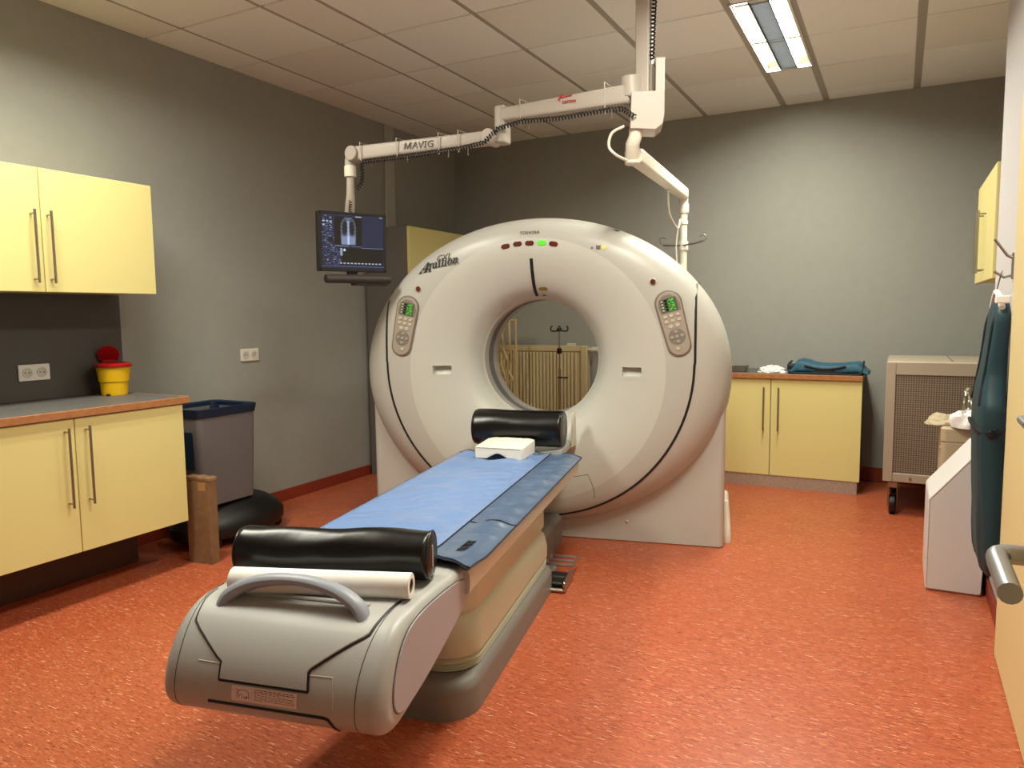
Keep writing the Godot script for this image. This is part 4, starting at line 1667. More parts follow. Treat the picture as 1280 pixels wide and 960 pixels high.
	b.tube([C + Vector3(0, -0.12, 0), C + Vector3(0, -0.75, 0)], 0.024, 12)
	part(o, "pole", b, M.boom_white)
	b = MB.new()
	b.tube([C + Vector3(-0.14, -0.335, 0.0), C + Vector3(0, -0.345, 0.026), C + Vector3(0.10, -0.335, 0.05), C + Vector3(0.145, -0.325, 0.06)], 0.006, 8)
	for s in [-1.0, 1.0]:
		var hp := []
		for k in 10:
			var a := -PI * 0.5 + TAU * 0.7 * k / 9.0
			hp.append(C + Vector3(s * (0.145 + cos(a) * 0.022), -0.303 + sin(a) * 0.022, 0.06 if s > 0 else 0.0))
		b.tube(hp, 0.005, 8)
	part(o, "drip_hooks", b, M.steel_bright)
	b = MB.new()
	b.lathe([Vector2(0.0, -0.03), Vector2(0.032, -0.03), Vector2(0.032, 0.03), Vector2(0.0, 0.03)], 14, Transform3D(Basis.IDENTITY, C + Vector3(0, -0.345, 0)))
	part(o, "clamp", b, M.boom_white)
	b = MB.new()
	b.lathe([Vector2(0.0, -0.012), Vector2(0.029, -0.012), Vector2(0.029, 0.012), Vector2(0.0, 0.012)], 14, Transform3D(Basis.IDENTITY, C + Vector3(0, -0.19, 0)))
	part(o, "clamp", b, M.boom_white)
	b = MB.new()
	b.lathe([Vector2(0.0, -0.02), Vector2(0.033, -0.02), Vector2(0.033, 0.02), Vector2(0.0, 0.02)], 14, Transform3D(Basis.IDENTITY, C + Vector3(-0.01, -0.49, 0)))
	part(o, "clamp", b, M.boom_white)
	b = MB.new()
	b.tube(smooth_path([A + Vector3(-0.03, 0.03, 0.03), A + Vector3(-0.085, -0.0, 0.05), A + Vector3(-0.10, -0.06, 0.05), A + Vector3(-0.07, -0.10, 0.04), B + Vector3(-0.02, -0.015, 0.03)], 6), 0.007, 8)
	b.tube(smooth_path([B.lerp(C, 0.62) + Vector3(0, -0.04, 0), B.lerp(C, 0.72) + Vector3(-0.02, -0.16, 0), B.lerp(C, 0.88) + Vector3(-0.01, -0.24, 0), C + Vector3(-0.02, -0.17, 0.02)], 6), 0.006, 8)
	b.tube(smooth_path([C + Vector3(-0.03, -0.2, 0.02), C + Vector3(-0.045, -0.36, 0.02), C + Vector3(-0.03, -0.55, 0.02)], 6), 0.005, 8)
	part(o, "cable", b, M.boom_white)
	# monitor
	var dir := Vector3(0.177, 0.0, -0.365).normalized()
	var facing := Vector3(-dir.z, 0, dir.x)     # towards the room
	var mt := thing("monitor", "black flat monitor showing a chest radiograph, hung from the ceiling boom", "monitor", Vector3(-2.749, 1.719, -3.333))
	mt.basis = Basis(dir, Vector3.UP, facing) * Basis(Vector3.RIGHT, deg_to_rad(2.0))
	var W2 := 0.2030
	var H2 := 0.164
	b = MB.new()
	b.rbox(Vector3.ZERO, Vector3(2 * W2, 0.045, 2 * H2), 0.006, 0.004)
	b.xf(0, Transform3D(Basis(Vector3.RIGHT, PI / 2), Vector3(0, 0, -0.024)))
	part(mt, "case", b, M.monitor_case)
	for q in [[-W2, W2, H2 - 0.015, H2], [-W2, W2, -H2, -H2 + 0.017], [-W2, -W2 + 0.015, -H2, H2], [W2 - 0.015, W2, -H2, H2]]:
		b = MB.new()
		b.bb(Vector3(q[0], q[2], -0.004), Vector3(q[1], q[3], 0.005), 0.002)
		part(mt, "bezel", b, M.monitor_case)
	b = MB.new()
	b.uvquad(Vector3(-W2 + 0.014, H2 - 0.014, 0.0015), Vector3(W2 - 0.014, H2 - 0.014, 0.0015), Vector3(W2 - 0.014, -H2 + 0.016, 0.0015), Vector3(-W2 + 0.014, -H2 + 0.016, 0.0015))
	part(mt, "screen", b, M.screen)
	b = MB.new()
	b.bb(Vector3(-0.05, -0.06, -0.10), Vector3(0.05, 0.06, -0.046), 0.006)
	part(mt, "mounting_plate", b, M.monitor_bar)
	b = MB.new()
	b.bb(Vector3(-0.03, -H2 - 0.03, -0.035), Vector3(0.03, -H2 + 0.005, -0.012), 0.003)
	part(mt, "bracket", b, M.monitor_case)
	b = MB.new()
	b.tube([Vector3(-W2 + 0.03, -H2 - 0.041, 0.015), Vector3(W2 + 0.012, -H2 - 0.041, 0.015)], 0.0245, 16)
	part(mt, "grip_bar", b, M.monitor_bar)
	b = MB.new()
	b.lathe([Vector2(0.0, 0.0), Vector2(0.019, 0.0), Vector2(0.019, 0.004), Vector2(0.0, 0.004)], 16, Transform3D(Basis(Vector3(0, 0, 1), PI / 2), Vector3(-W2 + 0.0295, -H2 - 0.041, 0.015)))
	part(mt, "bar_end_cap", b, M.monitor_case)
	b = MB.new()
	b.rbox(Vector3(0.10, -H2 - 0.068, -0.01), Vector3(0.22, 0.02, 0.06), 0.02, 0.006)
	part(mt, "bar_foot", b, M.monitor_bar)

func smooth_path(pts: Array, k: int) -> Array:
	var o := []
	for i in pts.size() - 1:
		var a: Vector3 = pts[maxi(i - 1, 0)]
		var d: Vector3 = pts[mini(i + 2, pts.size() - 1)]
		for j in k:
			o.append(pts[i].cubic_interpolate(pts[i + 1], a, d, float(j) / k))
	o.append(pts[pts.size() - 1])
	return o

# ---------------------------------------------------------------- left wall
func bar_handle(parent: Node, at: Vector3, length: float, out: Vector3, r := 0.006) -> void:
	var b := MB.new()
	b.tube([at + out * 0.036 + Vector3(0, length / 2, 0), at + out * 0.036 - Vector3(0, length / 2, 0)], r, 10)
	for s in [-1, 1]:
		b.tube([at + Vector3(0, s * (length / 2 - 0.018), 0), at + out * 0.036 + Vector3(0, s * (length / 2 - 0.018), 0)], r * 0.7, 8)
	part(parent, "handle", b, M.steel)

func left_side() -> void:
	var b := MB.new()
	# lower cabinet
	var o := thing("base_cabinet", "pale yellow two-door base cabinet under the dark worktop on the left wall", "cabinet", Vector3(0, 0, 0))
	b.bb(Vector3(WL + 0.01, 0.25, -2.565), Vector3(-3.295, 0.862, -1.43))
	part(o, "carcass", b, M.yellow)
	b = MB.new()
	b.bb(Vector3(WL + 0.01, 0.0, -2.50), Vector3(-3.60, 0.25, -1.43))
	part(o, "plinth", b, M.plinth)
	for q in [[-2.569, -2.002], [-1.998, -1.43]]:
		b = MB.new()
		b.bb(Vector3(-3.294, 0.247, q[0]), Vector3(-3.272, 0.862, q[1]), 0.002)
		var d := part(o, "door", b, M.yellow)
		bar_handle(d, Vector3(-3.272, 0.645, -2.048 if q[0] < -2.1 else -1.953), 0.36, Vector3.RIGHT)
	# worktop
	o = thing("worktop", "dark grey worktop with a beech front edge over the left base cabinet", "worktop")
	b = MB.new()
	b.bb(Vector3(WL, 0.868, -2.60), Vector3(-3.268, 0.900, -1.40), 0.002)
	part(o, "slab", b, M.worktop)
	b = MB.new()
	b.bb(Vector3(-3.2678, 0.866, -2.603), Vector3(-3.258, 0.901, -1.40), 0.002)
	part(o, "front_edge", b, M.beech)
	b = MB.new()
	b.bb(Vector3(WL + 0.002, 0.866, -2.608), Vector3(-3.2682, 0.901, -2.6002), 0.002)
	part(o, "end_edge", b, M.beech)
	# splash panel
	b = MB.new()
	b.bb(Vector3(WL + 0.0005, 0.9008, -2.645), Vector3(WL + 0.009, 1.434, -1.40), 0.001)
	solo("splash_panel", b, M.splash, "dark grey splash panel between the left worktop and the wall cabinet", "panel")
	# wall cabinet
	o = thing("wall_cabinet", "bright pale yellow two-door wall cabinet above the dark worktop", "cabinet")
	b = MB.new()
	b.bb(Vector3(WL, 1.436, -2.621), Vector3(-3.522, 1.990, -1.475))
	part(o, "carcass", b, M.yellow)
	for q in [[-2.625, -2.052], [-2.048, -1.475]]:
		b = MB.new()
		b.bb(Vector3(-3.521, 1.432, q[0]), Vector3(-3.50, 1.995, q[1]), 0.002)
		var d := part(o, "door", b, M.yellow)
		bar_handle(d, Vector3(-3.50, 1.637, -2.077 if q[0] < -2.1 else -2.003), 0.33, Vector3.RIGHT)
	# sockets
	socket(Vector3(WL + 0.009, 1.042, -2.160), "white double wall socket on the dark splash panel")
	socket(Vector3(WL, 1.055, -3.560), "white double wall socket on the bare grey wall above the bin")
	# sharps bucket
	o = thing("sharps_bucket", "small yellow sharps bucket with a flipped-up red lid on the dark worktop", "bucket", Vector3(-3.715, 0.9005, -2.50), -35)
	b = MB.new()
	b.lathe([Vector2(0.0, 0.0), Vector2(0.062, 0.0), Vector2(0.064, 0.006), Vector2(0.069, 0.072), Vector2(0.074, 0.074), Vector2(0.083, 0.150), Vector2(0.0, 0.150)], 32)
	part(o, "body", b, M.bucket)
	b = MB.new()
	b.lathe([Vector2(0.0, 0.150), Vector2(0.090, 0.150), Vector2(0.092, 0.153), Vector2(0.092, 0.164), Vector2(0.088, 0.168), Vector2(0.070, 0.172), Vector2(0.066, 0.164), Vector2(0.0, 0.163)], 32)
	var lid := part(o, "rim_lid", b, M.bucket_red)
	b = MB.new()
	b.lathe([Vector2(0.0, 0.0), Vector2(0.052, 0.0), Vector2(0.054, 0.004), Vector2(0.048, 0.012), Vector2(0.0, 0.014)], 24, Transform3D(Basis(Vector3(0, 0, 1), 1.15), Vector3(-0.078, 0.21, 0.02)))
	part(lid, "flap", b, M.bucket_red)
	b = MB.new()
	b.bb(Vector3(-0.07, 0.155, -0.01), Vector3(-0.055, 0.185, 0.05), 0.003)
	part(lid, "hinge", b, M.bucket_red)
	b = MB.new()
	b.bb(Vector3(0.058, 0.0, 0.02), Vector3(0.066, 0.010, 0.04))
	part(o, "foot_notch", b, M.hole)
	# waste bin
	o = thing("waste_bin", "slim grey plastic waste bin with a dark blue rim beside the left cabinet", "bin", Vector3(-3.555, 0.0, -2.955))
	b = MB.new()
	var rings := []
	for q in [[0.245, 0.155, 0.185], [0.25, 0.160, 0.190], [0.77, 0.176, 0.206], [0.772, 0.170, 0.200], [0.28, 0.150, 0.18]]:
		rings.append(b.ring(Vector3(0, q[0], 0), q[1], q[2], 0.035, 5))
	b.loft(rings)
	part(o, "body", b, M.bin_grey)
	b = MB.new()
	rings = []
	for q in [[0.752, 0.180, 0.211], [0.785, 0.186, 0.217], [0.80, 0.188, 0.219], [0.803, 0.183, 0.214], [0.795, 0.172, 0.202], [0.70, 0.166, 0.196]]:
		rings.append(b.ring(Vector3(0, q[0], 0), q[1], q[2], 0.04, 5))
	b.loft(rings, false, true)
	part(o, "rim", b, M.bin_blue)
	b = MB.new()
	b.bb(Vector3(-0.12, 0.46, 0.196), Vector3(0.12, 0.74, 0.203), 0.003)
	part(o, "front_liner", b, M.bin_blue)
	# dolly below the bin
	var dl := thing("bin_dolly", "black oval wheeled dolly under the grey waste bin", "dolly", Vector3(-3.535, 0.0, -3.06))
	b = MB.new()
	rings = []
	for q in [[0.055, 0.225, 0.36], [0.07, 0.235, 0.375], [0.12, 0.235, 0.375], [0.17, 0.215, 0.33], [0.22, 0.165, 0.25], [0.243, 0.12, 0.19]]:
		var r := PackedVector3Array()
		for k in 40:
			var a := TAU * k / 40.0
			r.append(Vector3(cos(a) * q[1], q[0], sin(a) * q[2]))
		rings.append(r)
	b.loft(rings)
	part(dl, "body", b, M.black)
	for q in [Vector3(0.10, 0.028, -0.29), Vector3(-0.10, 0.028, -0.29), Vector3(0.15, 0.028, 0.22), Vector3(-0.15, 0.028, 0.22)]:
		b = MB.new()
		b.lathe([Vector2(0.0, -0.011), Vector2(0.022, -0.011), Vector2(0.028, -0.006), Vector2(0.028, 0.006), Vector2(0.022, 0.011), Vector2(0.0, 0.011)], 16, Transform3D(Basis(Vector3(0, 0, 1), PI / 2), q))
		part(dl, "wheel", b, M.black)
	# cardboard
	o = thing("cardboard_box", "narrow upright brown cardboard box beside the base cabinet and the bin", "box", Vector3(-3.262, 0.0, -2.655), 6)
	b = MB.new()
	b.bb(Vector3(-0.085, 0.0, -0.03), Vector3(0.070, 0.455, 0.03), 0.001)
	part(o, "carton", b, M.cardboard)
	b = MB.new()
	b.prism(PackedVector2Array([Vector2(-0.088, 0.452), Vector2(-0.04, 0.450), Vector2(-0.02, 0.456), Vector2(0.01, 0.450), Vector2(0.045, 0.453), Vector2(0.074, 0.449), Vector2(0.072, 0.462), Vector2(0.05, 0.468), Vector2(0.02, 0.462), Vector2(-0.01, 0.470), Vector2(-0.05, 0.464), Vector2(-0.085, 0.468)]), 0.064, Transform3D(Basis.IDENTITY, Vector3(0, 0, -0.032)))
	part(o, "torn_flap", b, M.cardboard)
	b = MB.new()
	b.bb(Vector3(0.0, 0.395, 0.0301), Vector3(0.05, 0.44, 0.0308))
	part(o, "tape", b, M.tape)
	# tall cabinet in the back corner
	o = thing("tall_cabinet", "tall cabinet with dull yellow doors and a grey side beside the gantry", "cabinet")
	b = MB.new()
	b.bb(Vector3(WL + 0.022, 0.0, -6.0), Vector3(-3.425, 2.0, -4.79))
	part(o, "carcass", b, M.grey_board)
	for q in [[-6.0, -5.502], [-5.498, -4.792]]:
		b = MB.new()
		b.bb(Vector3(-3.424, 0.10, q[0]), Vector3(-3.40, 1.998, q[1]), 0.002)
		var d := part(o, "door", b, M.yellow)
		bar_handle(d, Vector3(-3.40, 1.2, -5.45 if q[0] > -5.6 else -5.55), 0.33, Vector3.RIGHT)

func socket(at: Vector3, label: String) -> void:
	var o := thing("wall_socket", label, "socket", at, 0.0)
	var b := MB.new()
	b.rbox(Vector3.ZERO, Vector3(0.082, 0.010, 0.153), 0.006, 0.003)
	b.xf(0, Transform3D(Basis(Vector3(0, 0, 1), -PI / 2), Vector3(0.005, 0, 0)))
	part(o, "plate", b, M.socket)
	for s in [-1, 1]:
		b = MB.new()
		b.lathe([Vector2(0.0195, 0.0095), Vector2(0.0245, 0.0095), Vector2(0.0245, 0.0125), Vector2(0.0195, 0.0125), Vector2(0.0185, 0.0102), Vector2(0.0, 0.0101)], 24, Transform3D(Basis(Vector3(0, 0, 1), -PI / 2), Vector3(0, 0, s * 0.036)), true, true)
		var c := part(o, "outlet", b, M.socket_in)
		for k in [-1, 1]:
			b = MB.new()
			b.lathe([Vector2(0.0, 0.0102), Vector2(0.0032, 0.0102), Vector2(0.0032, 0.0108), Vector2(0.0, 0.0108)], 10, Transform3D(Basis(Vector3(0, 0, 1), -PI / 2), Vector3(0, 0, s * 0.036 + k * 0.0095)))
			part(c, "pin_hole", b, M.hole)

# ---------------------------------------------------------------- back wall
func back_side() -> void:
	var b := MB.new()
	var o := thing("low_cabinet", "yellow two-door low cabinet with a metal plinth against the back wall", "cabinet")
	b.bb(Vector3(-1.43, 0.092, WB + 0.02), Vector3(-0.225, 0.812, -5.70))
	part(o, "carcass", b, M.grey_board)
	b = MB.new()
	b.bb(Vector3(-1.43, 0.0, WB + 0.02), Vector3(-0.232, 0.091, -5.685))
	part(o, "plinth", b, M.plinth_alu)
	for q in [[-1.43, -0.828], [-0.823, -0.217]]:
		b = MB.new()
		b.bb(Vector3(q[0], 0.092, -5.70), Vector3(q[1], 0.810, -5.68), 0.002)
		var d := part(o, "door", b, M.yellow)
		bar_handle(d, Vector3(-0.871 if q[0] < -1 else -0.768, 0.59, -5.68), 0.32, Vector3(0, 0, 1))
	o = thing("counter_top", "dark grey counter top with a wood front edge on the low back cabinet", "worktop")
	b = MB.new()
	b.bb(Vector3(-1.43, 0.813, WB), Vector3(-0.215, 0.848, -5.672), 0.002)
	part(o, "slab", b, M.worktop)
	b = MB.new()
	b.bb(Vector3(-1.43, 0.812, -5.6718), Vector3(-0.215, 0.849, -5.660), 0.002)
	part(o, "front_edge", b, M.beech)
	# steel dish
	o = thing("kidney_dish", "small steel dish on the counter top beside the gantry", "dish", Vector3(-1.085, 0.848, -5.82))
	b = MB.new()
	var rings := []
	for q in [[0.0, 0.055, 0.04], [0.004, 0.062, 0.046], [0.045, 0.070, 0.054], [0.048, 0.074, 0.058], [0.046, 0.067, 0.051], [0.008, 0.058, 0.042]]:
		rings.append(b.ring(Vector3(0, q[0], 0), q[1], q[2], 0.02, 4))
	b.loft(rings)
	part(o, "bowl", b, M.steel)
	# crumpled tissue
	b = MB.new()
	var nz := FastNoiseLite.new()
	nz.seed = 6
	nz.frequency = 1.0
	rings = []
	for i in 13:
		var ph := PI * 0.5 * i / 12.0
		var r := PackedVector3Array()
		for k in 36:
			var a := TAU * k / 36.0
			var d := 1.0 + 0.42 * nz.get_noise_3d(cos(a) * 3.2, i * 0.42, sin(a) * 3.2) + 0.25 * nz.get_noise_3d(cos(a) * 9.0, i * 1.1, sin(a) * 9.0)
			var rr := cos(ph)
			r.append(Vector3(cos(a) * rr * 0.095 * d, maxf(0.0005, sin(ph) * 0.042 * (0.7 + 0.6 * d) - 0.012 + 0.012 * cos(a * 2.0)), sin(a) * rr * 0.06 * d))
		rings.append(r)
	b.loft(rings)
	solo("crumpled_tissue", b, M.linen, "crumpled white tissue on the back counter next to the folded apron", "tissue", Vector3(-0.835, 0.848, -5.80))
	# folded teal apron
	o = thing("folded_apron", "folded teal protective apron with a dark strap on the back counter", "apron", Vector3(-0.465, 0.8515, -5.83), -2)
	b = MB.new()
	rings = []
	nz.seed = 12
	for i in 29:
		var u := i / 28.0
		var x := lerpf(-0.245, 0.285, u)
		var h := 0.105 - 0.03 * sin(u * PI) * smoothstep(0.1, 0.4, u) + 0.006 * nz.get_noise_2d(u * 7.0, 1.0)
		var e := minf(u, 1.0 - u)
		h *= smoothstep(-0.01, 0.14, e) * 0.75 + 0.25
		var r := PackedVector3Array()
		for k in 28:
			var a := TAU * k / 28.0
			var cx := signf(cos(a)) * pow(absf(cos(a)), 0.6)
			var cy := signf(sin(a)) * pow(absf(sin(a)), 0.6)
			r.append(Vector3(x, h * 0.5 + cy * h * 0.5, cx * (0.13 - 0.02 * (0.5 + 0.5 * cy)) + 0.008 * nz.get_noise_2d(u * 9.0, a * 2.0)))
		rings.append(r)
	b.loft(rings)
	part(o, "body", b, M.teal, 60)
	b = MB.new()
	var s1 := []
	for k in 17:
		var u := k / 16.0
		s1.append(Vector3(lerpf(-0.135, 0.145, u), 0.062 - 0.024 * sin(u * PI), 0.126))
	b.tube(s1, [0.005] + range(15).map(func(_i): return 0.009) + [0.005], 8, true, 0.7)
	part(o, "strap", b, M.teal_dark)
	b = MB.new()
	b.prism(PackedVector2Array([Vector2(-0.09, 0.0), Vector2(0.085, 0.0), Vector2(0.065, 0.028), Vector2(0.02, 0.036), Vector2(-0.05, 0.034), Vector2(-0.075, 0.02)]), 0.012, Transform3D(Basis.IDENTITY, Vector3(0, 0.001, 0.117)))
	part(o, "pocket_opening", b, M.teal_dark)
	b = MB.new()
	b.tube(smooth_path([Vector3(-0.235, 0.085, 0.02), Vector3(-0.25, 0.06, 0.08), Vector3(-0.24, 0.018, 0.115), Vector3(-0.20, 0.006, 0.13), Vector3(-0.10, 0.005, 0.132), Vector3(0.1, 0.005, 0.132), Vector3(0.23, 0.006, 0.128), Vector3(0.248, 0.05, 0.10), Vector3(0.25, 0.09, 0.02)], 6), 0.007, 8)
	part(o, "binding", b, M.teal_dark)
	b = MB.new()
	b.rbox(Vector3(-0.225, 0.045, 0.085), Vector3(0.055, 0.05, 0.06), 0.02, 0.015, 4)
	part(o, "buckle_roll", b, M.teal_dark)
	# equipment cabinet
	o = thing("equipment_cabinet", "beige wheeled equipment cabinet with a perforated front panel in the niche", "equipment", Vector3(-0.065, 0.0, -5.20))
	b = MB.new()
	b.bb(Vector3(0.0, 0.215, -0.74), Vector3(0.75, 0.985, -0.012), 0.012)
	part(o, "case", b, M.cooler)
	for q in [[0.0, 0.055, 0.22, 0.98], [0.695, 0.75, 0.22, 0.98], [0.056, 0.694, 0.90, 0.98], [0.056, 0.694, 0.22, 0.275]]:
		b = MB.new()
		b.bb(Vector3(q[0], q[2], -0.0118), Vector3(q[1], q[3], 0.0), 0.003)
		part(o, "front_frame", b, M.cooler)
	b = MB.new()
	b.bb(Vector3(0.055, 0.274, -0.0118), Vector3(0.695, 0.901, -0.008))
	part(o, "perforated_panel", b, M.grille)
	b = MB.new()
	b.bb(Vector3(0.36, 0.9852, -0.70), Vector3(0.364, 0.9868, -0.03))
	part(o, "lid_seam", b, M.seam)
	b = MB.new()
	b.lathe([Vector2(0.0, 0.0), Vector2(0.009, 0.0), Vector2(0.009, 0.004), Vector2(0.0, 0.005)], 12, Transform3D(Basis(Vector3.RIGHT, PI / 2), Vector3(0.155, 0.246, 0.0)))
	part(o, "latch", b, M.steel)
	for q in [Vector3(0.06, 0.0, -0.07), Vector3(0.69, 0.0, -0.07), Vector3(0.06, 0.0, -0.66), Vector3(0.69, 0.0, -0.66)]:
		b = MB.new()
		b.bb(q + Vector3(-0.03, 0.17, -0.035), q + Vector3(0.03, 0.214, 0.035), 0.006)
		b.bb(q + Vector3(-0.029, 0.05, -0.03), q + Vector3(-0.024, 0.18, 0.03), 0.002)
		b.bb(q + Vector3(0.024, 0.05, -0.03), q + Vector3(0.029, 0.18, 0.03), 0.002)
		var c := part(o, "caster", b, M.steel)
		b = MB.new()
		b.lathe([Vector2(0.0, -0.021), Vector2(0.05, -0.021), Vector2(0.064, -0.014), Vector2(0.065, 0.0), Vector2(0.064, 0.014), Vector2(0.05, 0.021), Vector2(0.0, 0.021)], 24, Transform3D(Basis(Vector3(0, 0, 1), PI / 2), q + Vector3(0, 0.065, 0)))
		part(c, "wheel", b, M.black)
	# radiator seen through the bore
	o = thing("radiator", "cream panel radiator with vertical ribs under the back wall, seen through the bore", "radiator", Vector3(0, 0, 0))
	b = MB.new()
	b.bb(Vector3(-3.36, 0.16, -6.12), Vector3(-2.44, 1.015, -6.105), 0.004)
	part(o, "panel", b, M.radiator)
	b = MB.new()
	b.bb(Vector3(-3.36, 0.965, -6.105), Vector3(-2.44, 1.02, -6.09), 0.006)
	part(o, "top_rail", b, M.radiator)
	b = MB.new()
	b.bb(Vector3(-2.505, 0.16, -6.16), Vector3(-2.44, 1.018, -6.085), 0.008)
	part(o, "end_column", b, M.radiator)
	var rib := MB.new()
	rib.rbox(Vector3(0, 0.56, 0), Vector3(0.023, 0.80, 0.02), 0.007, 0.006, 3)
	var rm := rib.mesh()
	rm.surface_set_material(0, M.radiator)
	for k in 24:
		share(o, "rib", rm, Transform3D(Basis.IDENTITY, Vector3(-3.345 + k * 0.0345, 0, -6.098)))
	b = MB.new()
	for y in [0.98, 0.20]:
		b.bb(Vector3(-3.3, y - 0.02, WB), Vector3(-3.26, y + 0.01, -6.12))
		b.bb(Vector3(-2.6, y - 0.02, WB), Vector3(-2.56, y + 0.01, -6.12))
	part(o, "wall_bracket", b, M.radiator)
	b = MB.new()
	b.lathe([Vector2(0.0, 0.0), Vector2(0.015, 0.0), Vector2(0.015, 0.03), Vector2(0.024, 0.034), Vector2(0.026, 0.09), Vector2(0.022, 0.098), Vector2(0.0, 0.10)], 18, Transform3D(Basis(Vector3(0, 0, 1), -PI / 2), Vector3(-2.44, 0.985, -6.11)))
	part(o, "thermostat_knob", b, M.radiator_knob)
	b = MB.new()
	b.bb(Vector3(-2.64, 1.016, -6.13), Vector3(-2.56, 1.04, -6.10), 0.004)
	part(o, "vent_cap", b, M.radiator_knob)
	# drip stand in front of the radiator
	o = thing("drip_stand", "slim steel drip stand with dark green hooks behind the gantry", "drip stand", Vector3(-2.41, 0, -5.42))
	b = MB.new()
	b.tube([Vector3(0, 0.05, 0), Vector3(0, 0.86, 0)], 0.0115, 10)
	part(o, "outer_pole", b, M.steel)
	b = MB.new()
	b.tube([Vector3(0, 0.84, 0), Vector3(0, 1.18, 0)], 0.0065, 10)
	part(o, "inner_pole", b, M.steel)
	b = MB.new()
	b.lathe([Vector2(0.0, 0.985), Vector2(0.016, 0.985), Vector2(0.02, 0.99), Vector2(0.02, 1.025), Vector2(0.014, 1.03), Vector2(0.0, 1.03)], 14)
	part(o, "height_knob", b, M.black)
	b = MB.new()
	for a in [0.0, 90.0, 180.0, 270.0]:
		var q := Basis(Vector3.UP, deg_to_rad(a + 20))
		var pts := []
		for p in [Vector3(0, 1.175, 0), Vector3(0.03, 1.168, 0), Vector3(0.058, 1.168, 0), Vector3(0.068, 1.18, 0), Vector3(0.066, 1.20, 0), Vector3(0.054, 1.205, 0)]:
			pts.append(q * p)
		b.tube(smooth_path(pts, 4), 0.0065, 8)
	b.lathe([Vector2(0.0, 1.165), Vector2(0.02, 1.165), Vector2(0.02, 1.19), Vector2(0.0, 1.195)], 14)
	part(o, "hook_crown", b, M.hook_green)
	b = MB.new()
	b.bb(Vector3(-0.012, 0.79, -0.01), Vector3(0.075, 0.80, 0.02), 0.003)
	part(o, "side_arm", b, M.black)
	b = MB.new()
	for k in 5:
		var a := TAU * k / 5.0 + 0.3
		b.tube([Vector3(0, 0.085, 0), Vector3(cos(a) * 0.12, 0.075, sin(a) * 0.12), Vector3(cos(a) * 0.27, 0.055, sin(a) * 0.27)], 0.011, 8)
	part(o, "foot_star", b, M.steel)
	for k in 5:
		var a := TAU * k / 5.0 + 0.3
		b = MB.new()
		b.lathe([Vector2(0.0, -0.01), Vector2(0.022, -0.01), Vector2(0.025, -0.005), Vector2(0.025, 0.005), Vector2(0.022, 0.01), Vector2(0.0, 0.01)], 14, Transform3D(Basis(Vector3(0, 1, 0), -a) * Basis(Vector3(0, 0, 1), PI / 2), Vector3(cos(a) * 0.27, 0.025, sin(a) * 0.27)))
		part(o, "wheel", b, M.black)
	# bundle of hanging hoses
	o = thing("hose_bundle", "tangled beige hoses hanging beside the radiator, seen through the bore", "hoses", Vector3(-3.16, 0.0, -5.72))
	b = MB.new()
	b.tube([Vector3(0.17, 0.03, -0.06), Vector3(0.17, 1.26, -0.06)], 0.012, 8)
	b.bb(Vector3(0.05, 0.0, -0.16), Vector3(0.29, 0.03, 0.04), 0.006)
	b.tube([Vector3(0.17, 1.25, -0.06), Vector3(0.02, 1.255, 0.0), Vector3(-0.14, 1.25, 0.04)], 0.010, 8)
	part(o, "rack", b, M.hose)
	var rng := RandomNumberGenerator.new()
	rng.seed = 33
	for k in 11:
		var x := -0.14 + k * 0.028
		var pts := [Vector3(x, 1.25, 0.0)]
		for j in 6:
			pts.append(Vector3(x + rng.randf_range(-0.035, 0.035), 1.12 - j * 0.09 + rng.randf_range(-0.03, 0.03), rng.randf_range(-0.03, 0.04)))
		pts.append(Vector3(x + rng.randf_range(-0.02, 0.02), 0.45, 0.0))
		pts.append(Vector3(x, 0.25, rng.randf_range(-0.02, 0.02)))
		b = MB.new()
		b.tube(smooth_path(pts, 5), 0.010, 8)
		part(o, "hose", b, M.hose)

